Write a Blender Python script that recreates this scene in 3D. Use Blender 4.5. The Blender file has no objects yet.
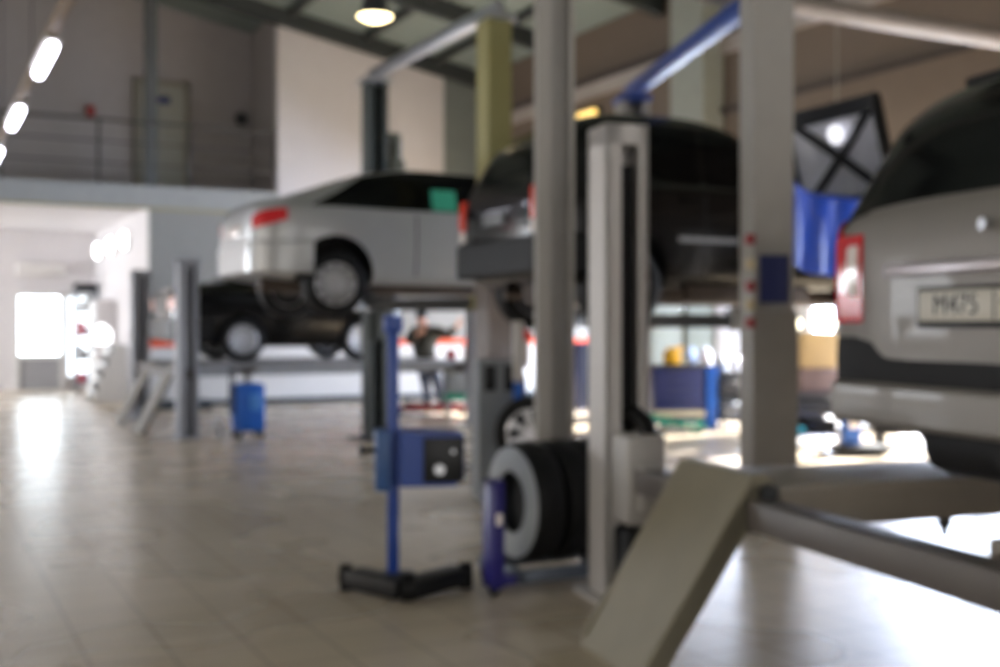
import bpy, bmesh, math, random
from mathutils import Vector, Matrix, Euler
random.seed(4)
PI = math.pi
sc = bpy.context.scene
COL = sc.collection

# ------------------------------------------------------------ camera, world, exposure
EYE = 1.40
cam_d = bpy.data.cameras.new('camera'); cam = bpy.data.objects.new('camera', cam_d); COL.objects.link(cam)
cam.location = (0, 0, EYE); cam.rotation_euler = (PI/2, 0, 0)
cam_d.sensor_width = 36; cam_d.lens = 1150*36/1000
cam_d.shift_y = -(333.5-325)/1000
cam_d.clip_start = .05
cam_d.dof.use_dof = True; cam_d.dof.focus_distance = .75; cam_d.dof.aperture_fstop = 6.0
sc.camera = cam
world = bpy.data.worlds.new('world'); sc.world = world; world.use_nodes = True
world.node_tree.nodes['Background'].inputs[0].default_value = (.75, .85, 1, 1)
world.node_tree.nodes['Background'].inputs[1].default_value = .6
sc.view_settings.view_transform = 'Standard'; sc.view_settings.look = 'None'
sc.view_settings.exposure = 0.5; sc.view_settings.gamma = 1; sc.view_settings.use_curve_mapping = False
sun_d = bpy.data.lights.new('sun', 'SUN'); sun = bpy.data.objects.new('sun', sun_d); COL.objects.link(sun)
sun_d.energy = 60; sun_d.angle = math.radians(1.5); sun_d.color = (1, .96, .9)
sun.rotation_euler = Vector((math.cos(math.radians(38))*math.cos(math.radians(24)), math.sin(math.radians(38))*math.cos(math.radians(24)), math.sin(math.radians(24)))).to_track_quat('Z', 'Y').to_euler()
# strengths of the places that give light
FILL_BACK = 2.0; FILL_LEFT = 2.2; FILL_ROOM = 15.0; DAY_BAY = 9.5; TUBE = 10.0; DOOR_DAY = 6.0

ROT = math.radians(27.16)          # the building's depth axis against the view
CA, SA = math.cos(ROT), math.sin(ROT)
def B(X, Y, z=0): return Vector((X*CA - Y*SA, X*SA + Y*CA, z))
def at(px, d, z=0): return Vector(((px-500)/1150*d, d, z))

# ------------------------------------------------------------ materials
def lin(c):
    return tuple(((v/255)/12.92 if v/255 <= .04045 else ((v/255+.055)/1.055)**2.4) for v in c)
MATS = {}
def mat(name, rgb, rough=.5, metal=0, spec=.5, noise=.08, nscale=6, coat=0, bump=0, trans=0):
    if name in MATS: return MATS[name]
    m = bpy.data.materials.new(name); m.use_nodes = True; nt = m.node_tree; N = nt.nodes; L = nt.links
    p = N['Principled BSDF']; c = lin(rgb)
    p.inputs['Roughness'].default_value = rough; p.inputs['Metallic'].default_value = metal
    p.inputs['Specular IOR Level'].default_value = spec; p.inputs['Coat Weight'].default_value = coat
    p.inputs['Transmission Weight'].default_value = trans
    p.inputs['Base Color'].default_value = (*c, 1)
    if noise:
        tc = N.new('ShaderNodeTexCoord'); nz = N.new('ShaderNodeTexNoise'); nz.inputs['Scale'].default_value = nscale
        nz.inputs['Detail'].default_value = 3
        r = N.new('ShaderNodeMapRange'); r.inputs[3].default_value = 1-noise*1.5; r.inputs[4].default_value = 1+noise*1.5
        mx = N.new('ShaderNodeVectorMath'); mx.operation = 'SCALE'; mx.inputs[0].default_value = c
        L.new(tc.outputs['Object'], nz.inputs['Vector']); L.new(nz.outputs['Fac'], r.inputs[0])
        L.new(r.outputs[0], mx.inputs['Scale']); L.new(mx.outputs[0], p.inputs['Base Color'])
        if bump:
            b = N.new('ShaderNodeBump'); b.inputs['Strength'].default_value = bump
            L.new(nz.outputs['Fac'], b.inputs['Height']); L.new(b.outputs[0], p.inputs['Normal'])
    MATS[name] = m; return m
def emit(name, rgb, s):
    if name in MATS: return MATS[name]
    m = bpy.data.materials.new(name); m.use_nodes = True; p = m.node_tree.nodes['Principled BSDF']
    p.inputs['Base Color'].default_value = (.8, .8, .8, 1)
    p.inputs['Emission Color'].default_value = (*lin(rgb), 1); p.inputs['Emission Strength'].default_value = s
    MATS[name] = m; return m

# ------------------------------------------------------------ mesh helper
class MB:
    def __init__(s): s.v = []; s.f = []; s.mi = []; s.cur = 0
    def add(s, vs, fs):
        o = len(s.v); s.v += [tuple(p) for p in vs]; s.f += [tuple(i+o for i in f) for f in fs]; s.mi += [s.cur]*len(fs); return s
    def box(s, c, d, rz=0, ry=0, rx=0, bev=0):
        R = Euler((rx, ry, rz)).to_matrix(); c = Vector(c); hx, hy, hz = d[0]/2, d[1]/2, d[2]/2
        if bev:
            b = min(bev, hx*.9, hy*.9, hz*.9)
            bm = bmesh.new(); bmesh.ops.create_cube(bm, size=1)
            for v in bm.verts: v.co = Vector((v.co.x*2*hx, v.co.y*2*hy, v.co.z*2*hz))
            bmesh.ops.bevel(bm, geom=bm.edges[:], offset=b, segments=2, affect='EDGES', profile=.5)
            vs = [R @ v.co + c for v in bm.verts]; bm.verts.index_update()
            fs = [[v.index for v in f.verts] for f in bm.faces]; bm.free(); return s.add(vs, fs)
        vs = [R @ Vector((x*hx, y*hy, z*hz)) + c for z in (-1, 1) for y in (-1, 1) for x in (-1, 1)]
        return s.add(vs, [(0,2,3,1),(4,5,7,6),(0,1,5,4),(2,6,7,3),(0,4,6,2),(1,3,7,5)])
    def bb(s, x0, x1, y0, y1, z0, z1, bev=0):
        return s.box(((x0+x1)/2, (y0+y1)/2, (z0+z1)/2), (abs(x1-x0), abs(y1-y0), abs(z1-z0)), bev=bev)
    def bar(s, p0, p1, w, h, bev=0):
        p0, p1 = Vector(p0), Vector(p1); d = p1-p0; L = d.length
        rz = math.atan2(d.y, d.x); ry = -math.atan2(d.z, math.hypot(d.x, d.y))
        return s.box((p0+p1)/2, (L, w, h), rz, ry, 0, bev)
    def cyl(s, p0, p1, r0, r1=None, n=24, cap=True):
        r1 = r0 if r1 is None else r1; p0, p1 = Vector(p0), Vector(p1); a = (p1-p0).normalized()
        t = Vector((0,0,1)) if abs(a.z) < .9 else Vector((1,0,0)); u = a.cross(t).normalized(); w = a.cross(u)
        vs = [p + (u*math.cos(2*PI*i/n) + w*math.sin(2*PI*i/n))*r for p, r in ((p0, r0), (p1, r1)) for i in range(n)]
        fs = [(i, i+n, (i+1) % n+n, (i+1) % n) for i in range(n)]
        if cap: fs += [tuple(range(n)), tuple(range(2*n-1, n-1, -1))]
        return s.add(vs, fs)
    def lathe(s, prof, o=(0,0,0), axis='z', n=32, close=False):
        o = Vector(o); vs = []; P = len(prof)
        for i in range(n):
            c, q = math.cos(2*PI*i/n), math.sin(2*PI*i/n)
            for r, h in prof:
                p = (r*c, r*q, h) if axis == 'z' else ((r*c, h, r*q) if axis == 'y' else (h, r*c, r*q))
                vs.append(o+Vector(p))
        fs = []
        for i in range(n):
            j = (i+1) % n
            for k in range(P-1 + (1 if close else 0)):
                fs.append((i*P+k, j*P+k, j*P+(k+1) % P, i*P+(k+1) % P))
        if not close: fs += [tuple(i*P for i in range(n))[::-1], tuple(i*P+P-1 for i in range(n))]
        return s.add(vs, fs)
    def tube(s, pts, r, n=12):
        pts = [Vector(p) for p in pts]; rings = []; up = Vector((0,0,1))
        for i, p in enumerate(pts):
            d = (pts[min(i+1, len(pts)-1)]-pts[max(i-1, 0)]).normalized()
            t = up if abs(d.z) < .95 else Vector((1,0,0)); u = d.cross(t).normalized(); w = d.cross(u)
            rr = r[i] if isinstance(r, (list, tuple)) else r
            rings.append([p+(u*math.cos(2*PI*k/n)+w*math.sin(2*PI*k/n))*rr for k in range(n)])
        vs = [q for g in rings for q in g]; fs = []
        for i in range(len(pts)-1):
            for k in range(n): fs.append((i*n+k, i*n+(k+1) % n, (i+1)*n+(k+1) % n, (i+1)*n+k))
        fs += [tuple(range(n))[::-1], tuple(range((len(pts)-1)*n, len(pts)*n))]
        return s.add(vs, fs)
    def prism(s, poly, a0, a1, axis='y'):
        n = len(poly)
        def P(u, v, a): return (u, a, v) if axis == 'y' else ((a, u, v) if axis == 'x' else (u, v, a))
        vs = [P(u, v, a0) for u, v in poly]+[P(u, v, a1) for u, v in poly]
        fs = [(i, (i+1) % n, (i+1) % n+n, i+n) for i in range(n)]+[tuple(range(n))[::-1], tuple(range(n, 2*n))]
        return s.add(vs, fs)
    def shell(s, g, back):                                  # grid of points g[i][j] given a back layer: a closed slab
        I, J = len(g), len(g[0]); vs = [p for r in g for p in r]+[p for r in back for p in r]; o = I*J; fs = []
        q = lambda i, j: i*J+j
        for i in range(I-1):
            for j in range(J-1):
                fs.append((q(i,j), q(i+1,j), q(i+1,j+1), q(i,j+1))); fs.append((o+q(i,j), o+q(i,j+1), o+q(i+1,j+1), o+q(i+1,j)))
        for i in range(I-1):
            fs.append((q(i,0), o+q(i,0), o+q(i+1,0), q(i+1,0))); fs.append((q(i,J-1), q(i+1,J-1), o+q(i+1,J-1), o+q(i,J-1)))
        for j in range(J-1):
            fs.append((q(0,j), q(0,j+1), o+q(0,j+1), o+q(0,j))); fs.append((q(I-1,j), o+q(I-1,j), o+q(I-1,j+1), q(I-1,j+1)))
        return s.add(vs, fs)
    def mesh(s, name, mats, sharp=35, smooth=True):
        me = bpy.data.meshes.new(name); me.from_pydata(s.v, [], s.f); me.update()
        for m in (mats if isinstance(mats, (list, tuple)) else [mats]): me.materials.append(m)
        me.polygons.foreach_set('material_index', s.mi)
        bm = bmesh.new(); bm.from_mesh(me); bmesh.ops.recalc_face_normals(bm, faces=bm.faces[:]); bm.to_mesh(me); bm.free()
        if smooth:
            me.polygons.foreach_set('use_smooth', [True]*len(me.polygons)); me.set_sharp_from_angle(angle=math.radians(sharp))
        return me
    def build(s, name, mats, parent=None, sharp=35, label=None):
        o = bpy.data.objects.new(name, s.mesh(name, mats, sharp)); COL.objects.link(o)
        if parent: o.parent = parent
        if label: o['label'] = label
        return o
def empty(name, loc=(0,0,0), rz=0, label=None, cat=None, group=None):
    o = bpy.data.objects.new(name, None); COL.objects.link(o); o.location = loc; o.rotation_euler = (0,0,rz)
    return tag(o, label, cat, group)
def tag(o, label, cat, group=None):
    if label: o['label'] = label
    if cat: o['category'] = cat
    if group: o['group'] = group
    return o
def solo(mb, name, m, loc, rz, label, cat, group=None, sharp=35):
    o = mb.build(name, m, None, sharp); o.location = loc; o.rotation_euler = (0,0,rz); return tag(o, label, cat, group)
def struct(mb, name, m, parent=None, rot=True):
    o = mb.build(name, m, parent)
    if not parent:
        o['kind'] = 'structure'
        if rot: o.rotation_euler = (0,0,ROT)
    return o
def copy_tree(o, parent=None):
    c = o.copy(); COL.objects.link(c); c.parent = parent
    for ch in list(o.children): copy_tree(ch, c)
    return c

# ------------------------------------------------------------ colours
M_floor = None
M_white = mat('white_wall_paint', (205,200,200), .8, noise=.03)
M_farw = mat('pale_wall_paint', (138,138,136), .8, noise=.04)
M_lower = mat('white_lower_wall_paint', (215,215,215), .7, noise=.03)
M_orange = mat('orange_stripe_paint', (232,78,20), .6)
M_base = mat('dark_baseboard', (52,60,68), .6)
M_mezz = mat('grey_upper_wall_paint', (158,151,149), .85, noise=.05)
M_brown = mat('brown_grey_upper_wall', (112,98,86), .85, noise=.05)
M_panelgap = mat('dark_wall_band', (70,62,58), .8)
M_girt = mat('pale_girt_paint', (165,155,148), .6)
M_greengrey = mat('green_grey_wall_shade', (118,124,120), .8)
M_roof = mat('green_grey_roof_deck', (125,136,132), .6, noise=.05)
M_rafter = mat('dark_rafter_steel', (50,54,54), .6)
M_steelgrey = mat('grey_column_paint', (158,154,148), .5, noise=.05)
M_steelpale = mat('pale_post_paint', (190,186,182), .45, noise=.04)
M_steeldark = mat('dark_steel', (38,40,42), .5, noise=.1)
M_black = mat('black_rubber', (9,9,10), .6, 0, .25, noise=.1)
M_blackp = mat('black_plastic', (15,16,18), .4, 0, .3, noise=.05)
M_blue = mat('blue_enamel', (14,58,138), .4, noise=.06)
M_blue2 = mat('bright_blue_enamel', (20,90,180), .4, noise=.06)
M_navy = mat('navy_enamel', (28,38,92), .45, noise=.06)
M_beige = mat('beige_ramp_paint', (126,119,100), .6, noise=.08)
M_alum = mat('brushed_aluminium', (190,192,196), .3, .9, noise=.05)
M_chrome = mat('chrome', (225,228,232), .12, 1, noise=0)
M_glass = mat('dark_car_glass', (4,5,6), .12, 0, .2, noise=0)
M_silver = mat('silver_white_car_paint', (162,163,163), .36, .25, noise=.03, coat=.5)
M_grey = mat('silver_grey_car_paint', (124,119,113), .48, .3, noise=.03, coat=.12)
M_bpaint = mat('black_car_paint', (6,6,7), .16, 0, .4, noise=0, coat=.15)
M_red = mat('red_lamp_lens', (200,18,26), .2, 0, .5, noise=.05, coat=.5)
M_lens = mat('clear_lamp_lens', (235,225,220), .15, 0, .6, noise=.03, coat=.5)
M_rim = mat('alloy_rim', (176,177,180), .35, .5, noise=.05)
M_green = mat('teal_plastic', (20,140,110), .4)
M_yellow = mat('yellow_plastic', (235,175,20), .4)
M_redp = mat('dark_red_enamel', (140,24,34), .4)
M_tape = mat('masking_paper', (196,182,150), .8)
M_olive = mat('olive_yellow_steel', (150,143,92), .6, noise=.06)
M_darkgr = mat('dark_green_grey_steel', (50,55,52), .5, noise=.08)
M_under = mat('underbody_grime', (62,50,42), .7, noise=.2)

def floor_material():
    m = bpy.data.materials.new('beige_floor_tiles'); m.use_nodes = True; nt = m.node_tree; N = nt.nodes; L = nt.links
    p = N['Principled BSDF']; tc = N.new('ShaderNodeTexCoord'); mp = N.new('ShaderNodeMapping')
    mp.inputs['Scale'].default_value = (1, 1, 1)
    br = N.new('ShaderNodeTexBrick'); br.offset = 0; br.inputs['Scale'].default_value = 1
    br.inputs['Brick Width'].default_value = .33; br.inputs['Row Height'].default_value = .33
    br.inputs['Mortar Size'].default_value = .008; br.inputs['Mortar Smooth'].default_value = .3
    br.inputs['Color1'].default_value = (*lin((192,177,155)), 1); br.inputs['Color2'].default_value = (*lin((186,172,150)), 1)
    br.inputs['Mortar'].default_value = (*lin((150,136,118)), 1)
    nz = N.new('ShaderNodeTexNoise'); nz.inputs['Scale'].default_value = .9; nz.inputs['Detail'].default_value = 1.5
    mr = N.new('ShaderNodeMapRange'); mr.inputs[3].default_value = .86; mr.inputs[4].default_value = 1.12
    sv = N.new('ShaderNodeVectorMath'); sv.operation = 'SCALE'
    L.new(tc.outputs['Object'], mp.inputs[0]); L.new(mp.outputs[0], br.inputs['Vector']); L.new(tc.outputs['Object'], nz.inputs['Vector'])
    L.new(nz.outputs['Fac'], mr.inputs[0]); L.new(br.outputs['Color'], sv.inputs[0]); L.new(mr.outputs[0], sv.inputs['Scale'])
    L.new(sv.outputs[0], p.inputs['Base Color'])
    r2 = N.new('ShaderNodeMapRange'); r2.inputs[3].default_value = .24; r2.inputs[4].default_value = .31
    L.new(nz.outputs['Fac'], r2.inputs[0]); L.new(r2.outputs[0], p.inputs['Roughness'])
    p.inputs['Specular IOR Level'].default_value = .62
    return m
M_floor = floor_material()

# ------------------------------------------------------------ the building (coordinates along its own axes)
YF = 20.1                                      # plane of the far wall and the upper floor's edge
m = MB(); m.bb(-7, 15, -5, 27.5, -.15, 0); struct(m, 'floor', M_floor)
def roofz(X): return 7.0-.19*(X-5.9)
# far wall: green-grey below, white above, orange stripe
m = MB(); m.bb(3.63, 5.85, YF, YF+.2, 1.12, 3.37); m.bb(5.85, 14, YF, YF+.2, 1.12, 3.37); wf = struct(m, 'wall_far', M_farw)
m = MB(); m.prism([(5.85, 3.37), (9.1, 3.37), (9.1, roofz(9.1)), (5.85, roofz(5.85))], YF, YF+.2); struct(m, 'upper_wall_panel', M_white, wf)
m = MB(); m.prism([(9.1, 3.37), (9.9, 3.37), (9.9, roofz(9.9)), (9.1, roofz(9.1))], YF, YF+.2); struct(m, 'shaded_corner_panel', M_greengrey, wf)  # the wall's shade at the corner, painted in as green-grey
m = MB(); m.bb(3.63, 14, YF, YF+.2, 0, 1.02); struct(m, 'lower_wall_panel', M_lower, wf)
m = MB(); m.bb(3.63, 7.5, YF-.015, YF+.18, 1.02, 1.14); m.bb(7.5, 14, YF, YF+.18, 1.02, 1.14); struct(m, 'orange_stripe', M_orange, wf)
m = MB(); m.bb(3.63, 14, YF-.02, YF, 0, .1); struct(m, 'baseboard_far', M_base)
# upper floor: slab with white edge, its own wall, post
m = MB(); m.bb(-7, 5.85, YF, 27.4, 3.42, 3.72); struct(m, 'ceiling_lower_room', M_white)
m = MB(); m.bb(-7, 5.85, YF-.06, YF, 3.37, 3.76); struct(m, 'trim_1', mat('pale_fascia', (150,152,152), .6))
m = MB(); m.bb(-7, 9.0, YF-.08, YF-.061, 3.35, 3.40); struct(m, 'trim_2', mat('tan_edge', (150,142,110), .6))
m = MB(); m.bb(-7, 6.0, 21.9, 22.1, 3.72, 8.6); wm = struct(m, 'wall_upper_floor', M_mezz)
m = MB(); m.bb(5.85, 6.0, YF+.2, 21.9, 3.72, 7.1); struct(m, 'wall_upper_side', M_mezz)
m = MB(); m.bb(3.58, 3.78, YF+.12, YF+.3, 3.72, 7.45); struct(m, 'trim_3', mat('upper_post', (84,86,86), .6))
dr = MB(); dr.bb(3.75, 4.57, 21.84, 21.9, 3.73, 5.85); d1 = struct(dr, 'door_1', mat('drab_door', (150,148,136), .6))
m = MB()
for a, b, c, d in ((3.65, 3.75, 3.73, 5.95), (4.57, 4.67, 3.73, 5.95), (3.65, 4.67, 5.85, 5.95)): m.bb(a, b, 21.8, 21.9, c, d)
struct(m, 'door_frame', mat('door_frame_paint', (120,115,104), .6), d1)
m = MB(); m.bb(4.0, 4.3, 21.81, 21.84, 5.5, 5.64, .01); struct(m, 'door_sign', M_navy, d1)
m = MB(); m.cyl((3.83, 21.83, 4.8), (3.83, 21.78, 4.8), .03); struct(m, 'door_handle', M_alum, d1)
# lower room beyond
m = MB(); m.bb(-7, 3.75, 26.6, 26.8, 0, 3.42); struct(m, 'wall_room_back', M_white)
m = MB(); m.bb(3.63, 3.8, YF+.2, 26.6, 0, 3.42); struct(m, 'wall_room_right', M_white)
m = MB(); m.bb(-7.0, -6.8, YF, 26.6, 0, 3.42); struct(m, 'wall_room_left', M_white)
# glazed doors in the back wall of the room
def glazed(name, X0, X1, ztop, zsill, parts, frame, low, pane):
    m = MB(); t = .09
    m.bb(X0, X0+t, 26.5, 26.6, 0, ztop); m.bb(X1-t, X1, 26.5, 26.6, 0, ztop); m.bb(X0+t, X1-t, 26.5, 26.6, ztop-t, ztop)
    m.bb(X0+t, X1-t, 26.5, 26.6, zsill-.04, zsill+.04)
    o = struct(m, name, frame)
    m = MB(); m.bb(X0+t, X1-t, 26.53, 26.57, 0, zsill-.04); struct(m, 'lower_panel', low, o)
    m = MB(); m.bb(X0+t, X1-t, 26.53, 26.57, zsill+.04, ztop-t); struct(m, 'glass_pane', pane, o)
    m = MB(); m.box((X0+.14, 26.46, 1.0), (.03, .06, .22), bev=.008); struct(m, 'door_handle', M_alum, o)
pane = emit('daylight_pane', (235,246,255), DOOR_DAY)
glazed('door_2', 1.98, 2.98, 2.1, .72, 0, mat('white_door_frame', (205,203,200), .5), mat('grey_door_panel', (150,150,152), .5), pane)
m = MB(); m.bb(3.0, 3.6, 26.5, 26.6, .2, .3); m.bb(3.0, 3.6, 26.5, 26.6, 2.0, 2.1); m.bb(3.0, 3.06, 26.5, 26.6, .3, 2.0); m.bb(3.54, 3.6, 26.5, 26.6, .3, 2.0)
w1 = struct(m, 'window_1', mat('white_door_frame', (205,203,200), .5)); m = MB(); m.bb(3.06, 3.54, 26.54, 26.57, .3, 2.0); struct(m, 'glass_pane', emit('hazy_day_pane', (235,246,255), 2.2), w1)
m = MB(); m.bb(-6.8, -6.76, 20.6, 26.2, .5, 3.1); struct(m, 'window_2', emit('room_side_fill_glow', (240,247,255), FILL_ROOM))  # unseen glowing panel added to flood the far room with light
m = MB(); m.box((0, 0, 0), (1.0, .2, .26), bev=.03); m.box((0, -.1, -.08), (.9, .02, .03)); solo(m, 'air_conditioner', mat('offwhite_plastic', (205,200,196), .5), B(2.5, 26.49, 2.6), ROT, 'white wall unit above the glazed door of the far room', 'air conditioner')
# right side: upper wall over a lower bay
XR = 9.9
m = MB(); m.bb(XR, XR+.25, -5, YF, 3.25, 6.6); wr = struct(m, 'wall_right', M_brown)
for z0, z1, mm in ((5.1, 5.32, M_girt), (5.32, 5.44, M_panelgap), (4.28, 4.36, M_panelgap)):
    m = MB(); m.bb(XR-.06, XR, -5, YF, z0, z1); struct(m, 'wall_rail', mm, wr)
m = MB(); m.bb(XR-.04, XR+.25, -5, YF, 3.22, 3.30); struct(m, 'trim_4', M_girt)
m = MB(); m.bb(XR+.25, 14, -5, YF, 3.25, 3.4); struct(m, 'ceiling_bay', M_mezz)
m = MB(); m.bb(14, 14.2, -5, YF, 0, .35); m.bb(14, 14.2, -5, YF, 3.1, 3.4)
for y0, y1 in ((-5, 4.8), (7.6, 8.0), (11.6, 12.0), (15.4, 16.0), (19.4, YF)): m.bb(14, 14.2, y0, y1, .35, 3.1)
struct(m, 'wall_bay', M_farw)
bay = emit('bay_daylight', (216,230,255), DAY_BAY); _n = bay.node_tree; _t = _n.nodes.new('ShaderNodeBsdfTransparent'); _a = _n.nodes.new('ShaderNodeAddShader'); _e = _n.nodes.new('ShaderNodeEmission')
_e.inputs[0].default_value = (*lin((216,230,255)), 1); _e.inputs[1].default_value = DAY_BAY
_n.links.new(_t.outputs[0], _a.inputs[0]); _n.links.new(_e.outputs[0], _a.inputs[1]); _n.links.new(_a.outputs[0], _n.nodes['Material Output'].inputs[0])
for k, (y0, y1) in enumerate(((4.8, 7.6), (8.0, 11.6), (12.0, 15.4), (16.0, 19.4))):
    m = MB(); 
    for zz in (.35, 1.7, 3.02): m.bb(13.98, 14.06, y0, y1, zz, zz+.08)
    n = 4
    for j in range(n+1):
        yy = y0+(y1-y0)*j/n; m.bb(13.98, 14.06, yy-.03, yy+.03, .35, 3.1)
    w = struct(m, 'window_%d' % (3+k), M_steelpale)
    m = MB(); m.bb(14.08, 14.1, y0, y1, .35, 3.1); struct(m, 'glass_pane', bay, w)
# column against the right wall and a smaller one
for k, (y0, w_) in enumerate(((12.6, 1.0),)):
    m = MB(); m.bb(XR-.35, XR-.0, y0, y0+.75, 3.6, 6.3); struct(m, 'trim_5', mat('pale_green_pilaster', (150,152,142), .6))
# roof with rafters
def roof_piece(name, Xa, za, Xb, zb):
    m = MB(); m.prism([(Xa, za), (Xb, zb), (Xb, zb+.15), (Xa, za+.15)], -5, YF+2.0, 'y'); return struct(m, name, M_roof)
r0 = roof_piece('ceiling', 2.0, roofz(2.0), 10.3, roofz(10.3)); roof_piece('ceiling_left', -7, roofz(2)-1.7, 2.0, roofz(2.0))
for k, Y in enumerate((2, 5, 8, 11, 14, 17, 19.9)):
    m = MB(); m.prism([(2, roofz(2)-.001), (9.85, roofz(9.85)-.001), (9.85, roofz(9.85)-.3), (2, roofz(2)-.3)], Y-.08, Y+.08)
    struct(m, 'rafter', M_rafter, r0)
for X in (3.2, 4.6, 6.0, 7.4, 8.8):
    m = MB(); m.bb(X-.05, X+.05, -5, YF, roofz(X)-.13, roofz(X)-.0); struct(m, 'purlin', M_rafter, r0)
# sides of the hall behind and left of the camera, with glowing panels added as fill
m = MB(); m.bb(-7, 14.2, -5.2, -5, 0, .6); m.bb(-7, 14.2, -5.2, -5, 4.0, 8); m.bb(-7, -5, -5.2, -5, .6, 4); m.bb(9, 14.2, -5.2, -5, .6, 4); struct(m, 'wall_back', M_mezz)
m = MB(); m.bb(-5, 9, -5.1, -5.05, .6, 4.0); struct(m, 'window_7', emit('back_fill_glow', (250,247,244), FILL_BACK))  # unseen glowing panel added as front fill
m = MB(); m.bb(-7.2, -7, -5, 27, 0, .8); m.bb(-7.2, -7, -5, 27, 3.4, 8); m.bb(-7.2, -7, -5, 1, .8, 3.4); m.bb(-7.2, -7, 15, 27, .8, 3.4); struct(m, 'wall_left', M_mezz)
m = MB(); m.bb(-7.1, -7.05, 1, 15, .8, 3.4); struct(m, 'window_8', emit('left_fill_glow', (255,246,236), FILL_LEFT))  # unseen glowing panel added as fill from the left

# ------------------------------------------------------------ railing and small things on the upper floor
t = empty('railing', B(0, YF+.05, 3.76), ROT, 'dark grey railing along the edge of the upper floor', 'railing')
for z in (1.08, .72, .36):
    m = MB(); m.cyl((-6.5, 0, z), (5.82, 0, z), .03 if z > 1 else .014, n=12); m.build('top_rail' if z > 1 else 'mid_rail', mat('rail_paint', (70,68,66), .5), t)
for k in range(9):
    m = MB(); X = -6.2+k*1.5; m.cyl((X, 0, 0), (X, 0, 1.08), .028, n=12); m.build('rail_post', mat('rail_paint', (70,68,66), .5), t)
m = MB(); m.box((0, 0, 0), (.14, .08, .22), bev=.02); m.box((0, -.05, -.02), (.08, .04, .08), bev=.01)
solo(m, 'alarm_box', mat('alarm_red', (150,40,36), .5), B(2.9, 21.84, 5.25), ROT, 'small red alarm box on the upper floor wall, left of the door', 'alarm')
m = MB(); m.cyl((0, 0, 0), (0, -.1, 0), .13, .09); m.box((0, .02, 0), (.2, .04, .2), bev=.01)
solo(m, 'wall_speaker', M_steeldark, B(5.65, 21.86, 5.35), ROT, 'dark round speaker high on the upper floor wall near its right end', 'speaker')

# ------------------------------------------------------------ lamps
TX = 1.05
m = MB(); m.bb(-.04, .04, 2.5, 20.0, 0, .07); tr = solo(m, 'lamp_trunking', mat('tan_trunking', (126,104,80), .6), B(TX, 0, 3.80), ROT, 'long tan trunking that the tube lamps at upper left hang from', 'lamp rail')
for Y in (4, 8, 12, 16, 19.5):
    m = MB(); z1 = roofz(2)-.19*(2-TX)-3.9; m.cyl((0, Y, .07), (0, Y, z1), .006, n=6); m.build('suspension_cable', M_steeldark, tr)
def tube_lamp(Y, label):
    t = empty('tube_lamp', B(TX, Y, 3.66), ROT, label, 'ceiling lamp')
    m = MB(); m.box((0, 0, .11), (.14, 1.3, .05), bev=.01); m.build('lamp_housing', M_steelgrey, t)
    m = MB(); m.box((0, 0, .045), (.09, 1.22, .085), bev=.035); m.build('diffuser', emit('tube_light', (240,238,255), TUBE), t)
for Y, lb in ((10.75, 'lit tube lamp at upper left, the largest of the row'), (13.9, 'lit tube lamp at upper left, middle one of the three'), (17.2, 'lit tube lamp cut by the left edge of the photo, lowest of the three'), (6.4, 'lit tube lamp out of the picture nearest to the camera')):
    if Y > 7: tube_lamp(Y, lb)
def highbay(p, ztop, r, label, col, s):
    t = empty('high_bay_lamp', p, 0, label, 'ceiling lamp')
    m = MB(); m.lathe([(.05, .42), (.13, .38), (.15, .2), (r*.75, .1), (r, .0), (r*.96, .0), (r*.7, .09), (.03, .12)], n=32); m.build('reflector_shade', M_steeldark, t)
    m = MB(); m.cyl((0,0,.42), (0,0,ztop-.35-p.z), .012, n=8); m.build('stem', M_steeldark, t)
    m = MB(); m.lathe([(.001, -.07), (r*.5, -.055), (r*.93, 0), (r*.9, .02), (.001, .03)], n=32); m.build('lamp_glass', emit(label[:9], col, s), t)
p = at(375, 15.0, 5.42); highbay(p, 6.8, .24, 'round warm lamp hanging from the roof above the white wall', (255,232,170), 5)
t = empty('wall_light', B(9.84, 16.0, 4.80), ROT, 'amber bulkhead lamp on the wall just above the roof of the black car', 'wall lamp')
m = MB(); m.box((.02, 0, 0), (.08, .62, .22), bev=.03); m.build('lamp_base', M_steeldark, t)
m = MB(); m.box((-.05, 0, 0), (.09, .56, .17), bev=.04); m.build('lamp_cover', emit('amber_glow', (255,205,70), 1.3), t)
for Y, z, lb in ((22.3, 2.98, 'nearest'), (24.0, 2.98, 'middle'), (25.7, 2.98, 'farthest')):  # glowing discs added for the lamp reflections on this wall
    t = empty('wall_light', B(3.62, Y, z), ROT, lb+' round white reflection glow high on the right wall of the far room', 'wall lamp')
    m = MB(); m.cyl((0,0,0), (-.05,0,0), .2); m.build('lamp_base', M_steelpale, t)
    m = MB(); m.lathe([(.001,-.14), (.12,-.12), (.17,-.05)], axis='x'); m.build('reflection_disc', emit('reflection_glow', (250,250,255), 6), t)
t = empty('tube_lamp', at(804, 12.6, 2.92), ROT, 'lit tube lamp hanging just right of the wide grey column', 'ceiling lamp')
m = MB(); m.box((0, 0, .14), (.18, 1.5, .06), bev=.01); m.cyl((0,.5,.16),(0,.5,2.9),.006,n=6); m.cyl((0,-.5,.16),(0,-.5,2.9),.006,n=6); m.build('lamp_housing', M_steelgrey, t)
m = MB(); m.box((0, 0, .06), (.16, 1.44, .1), bev=.04); m.build('diffuser', emit('bay_tube_light', (255,252,240), 10), t)
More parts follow.
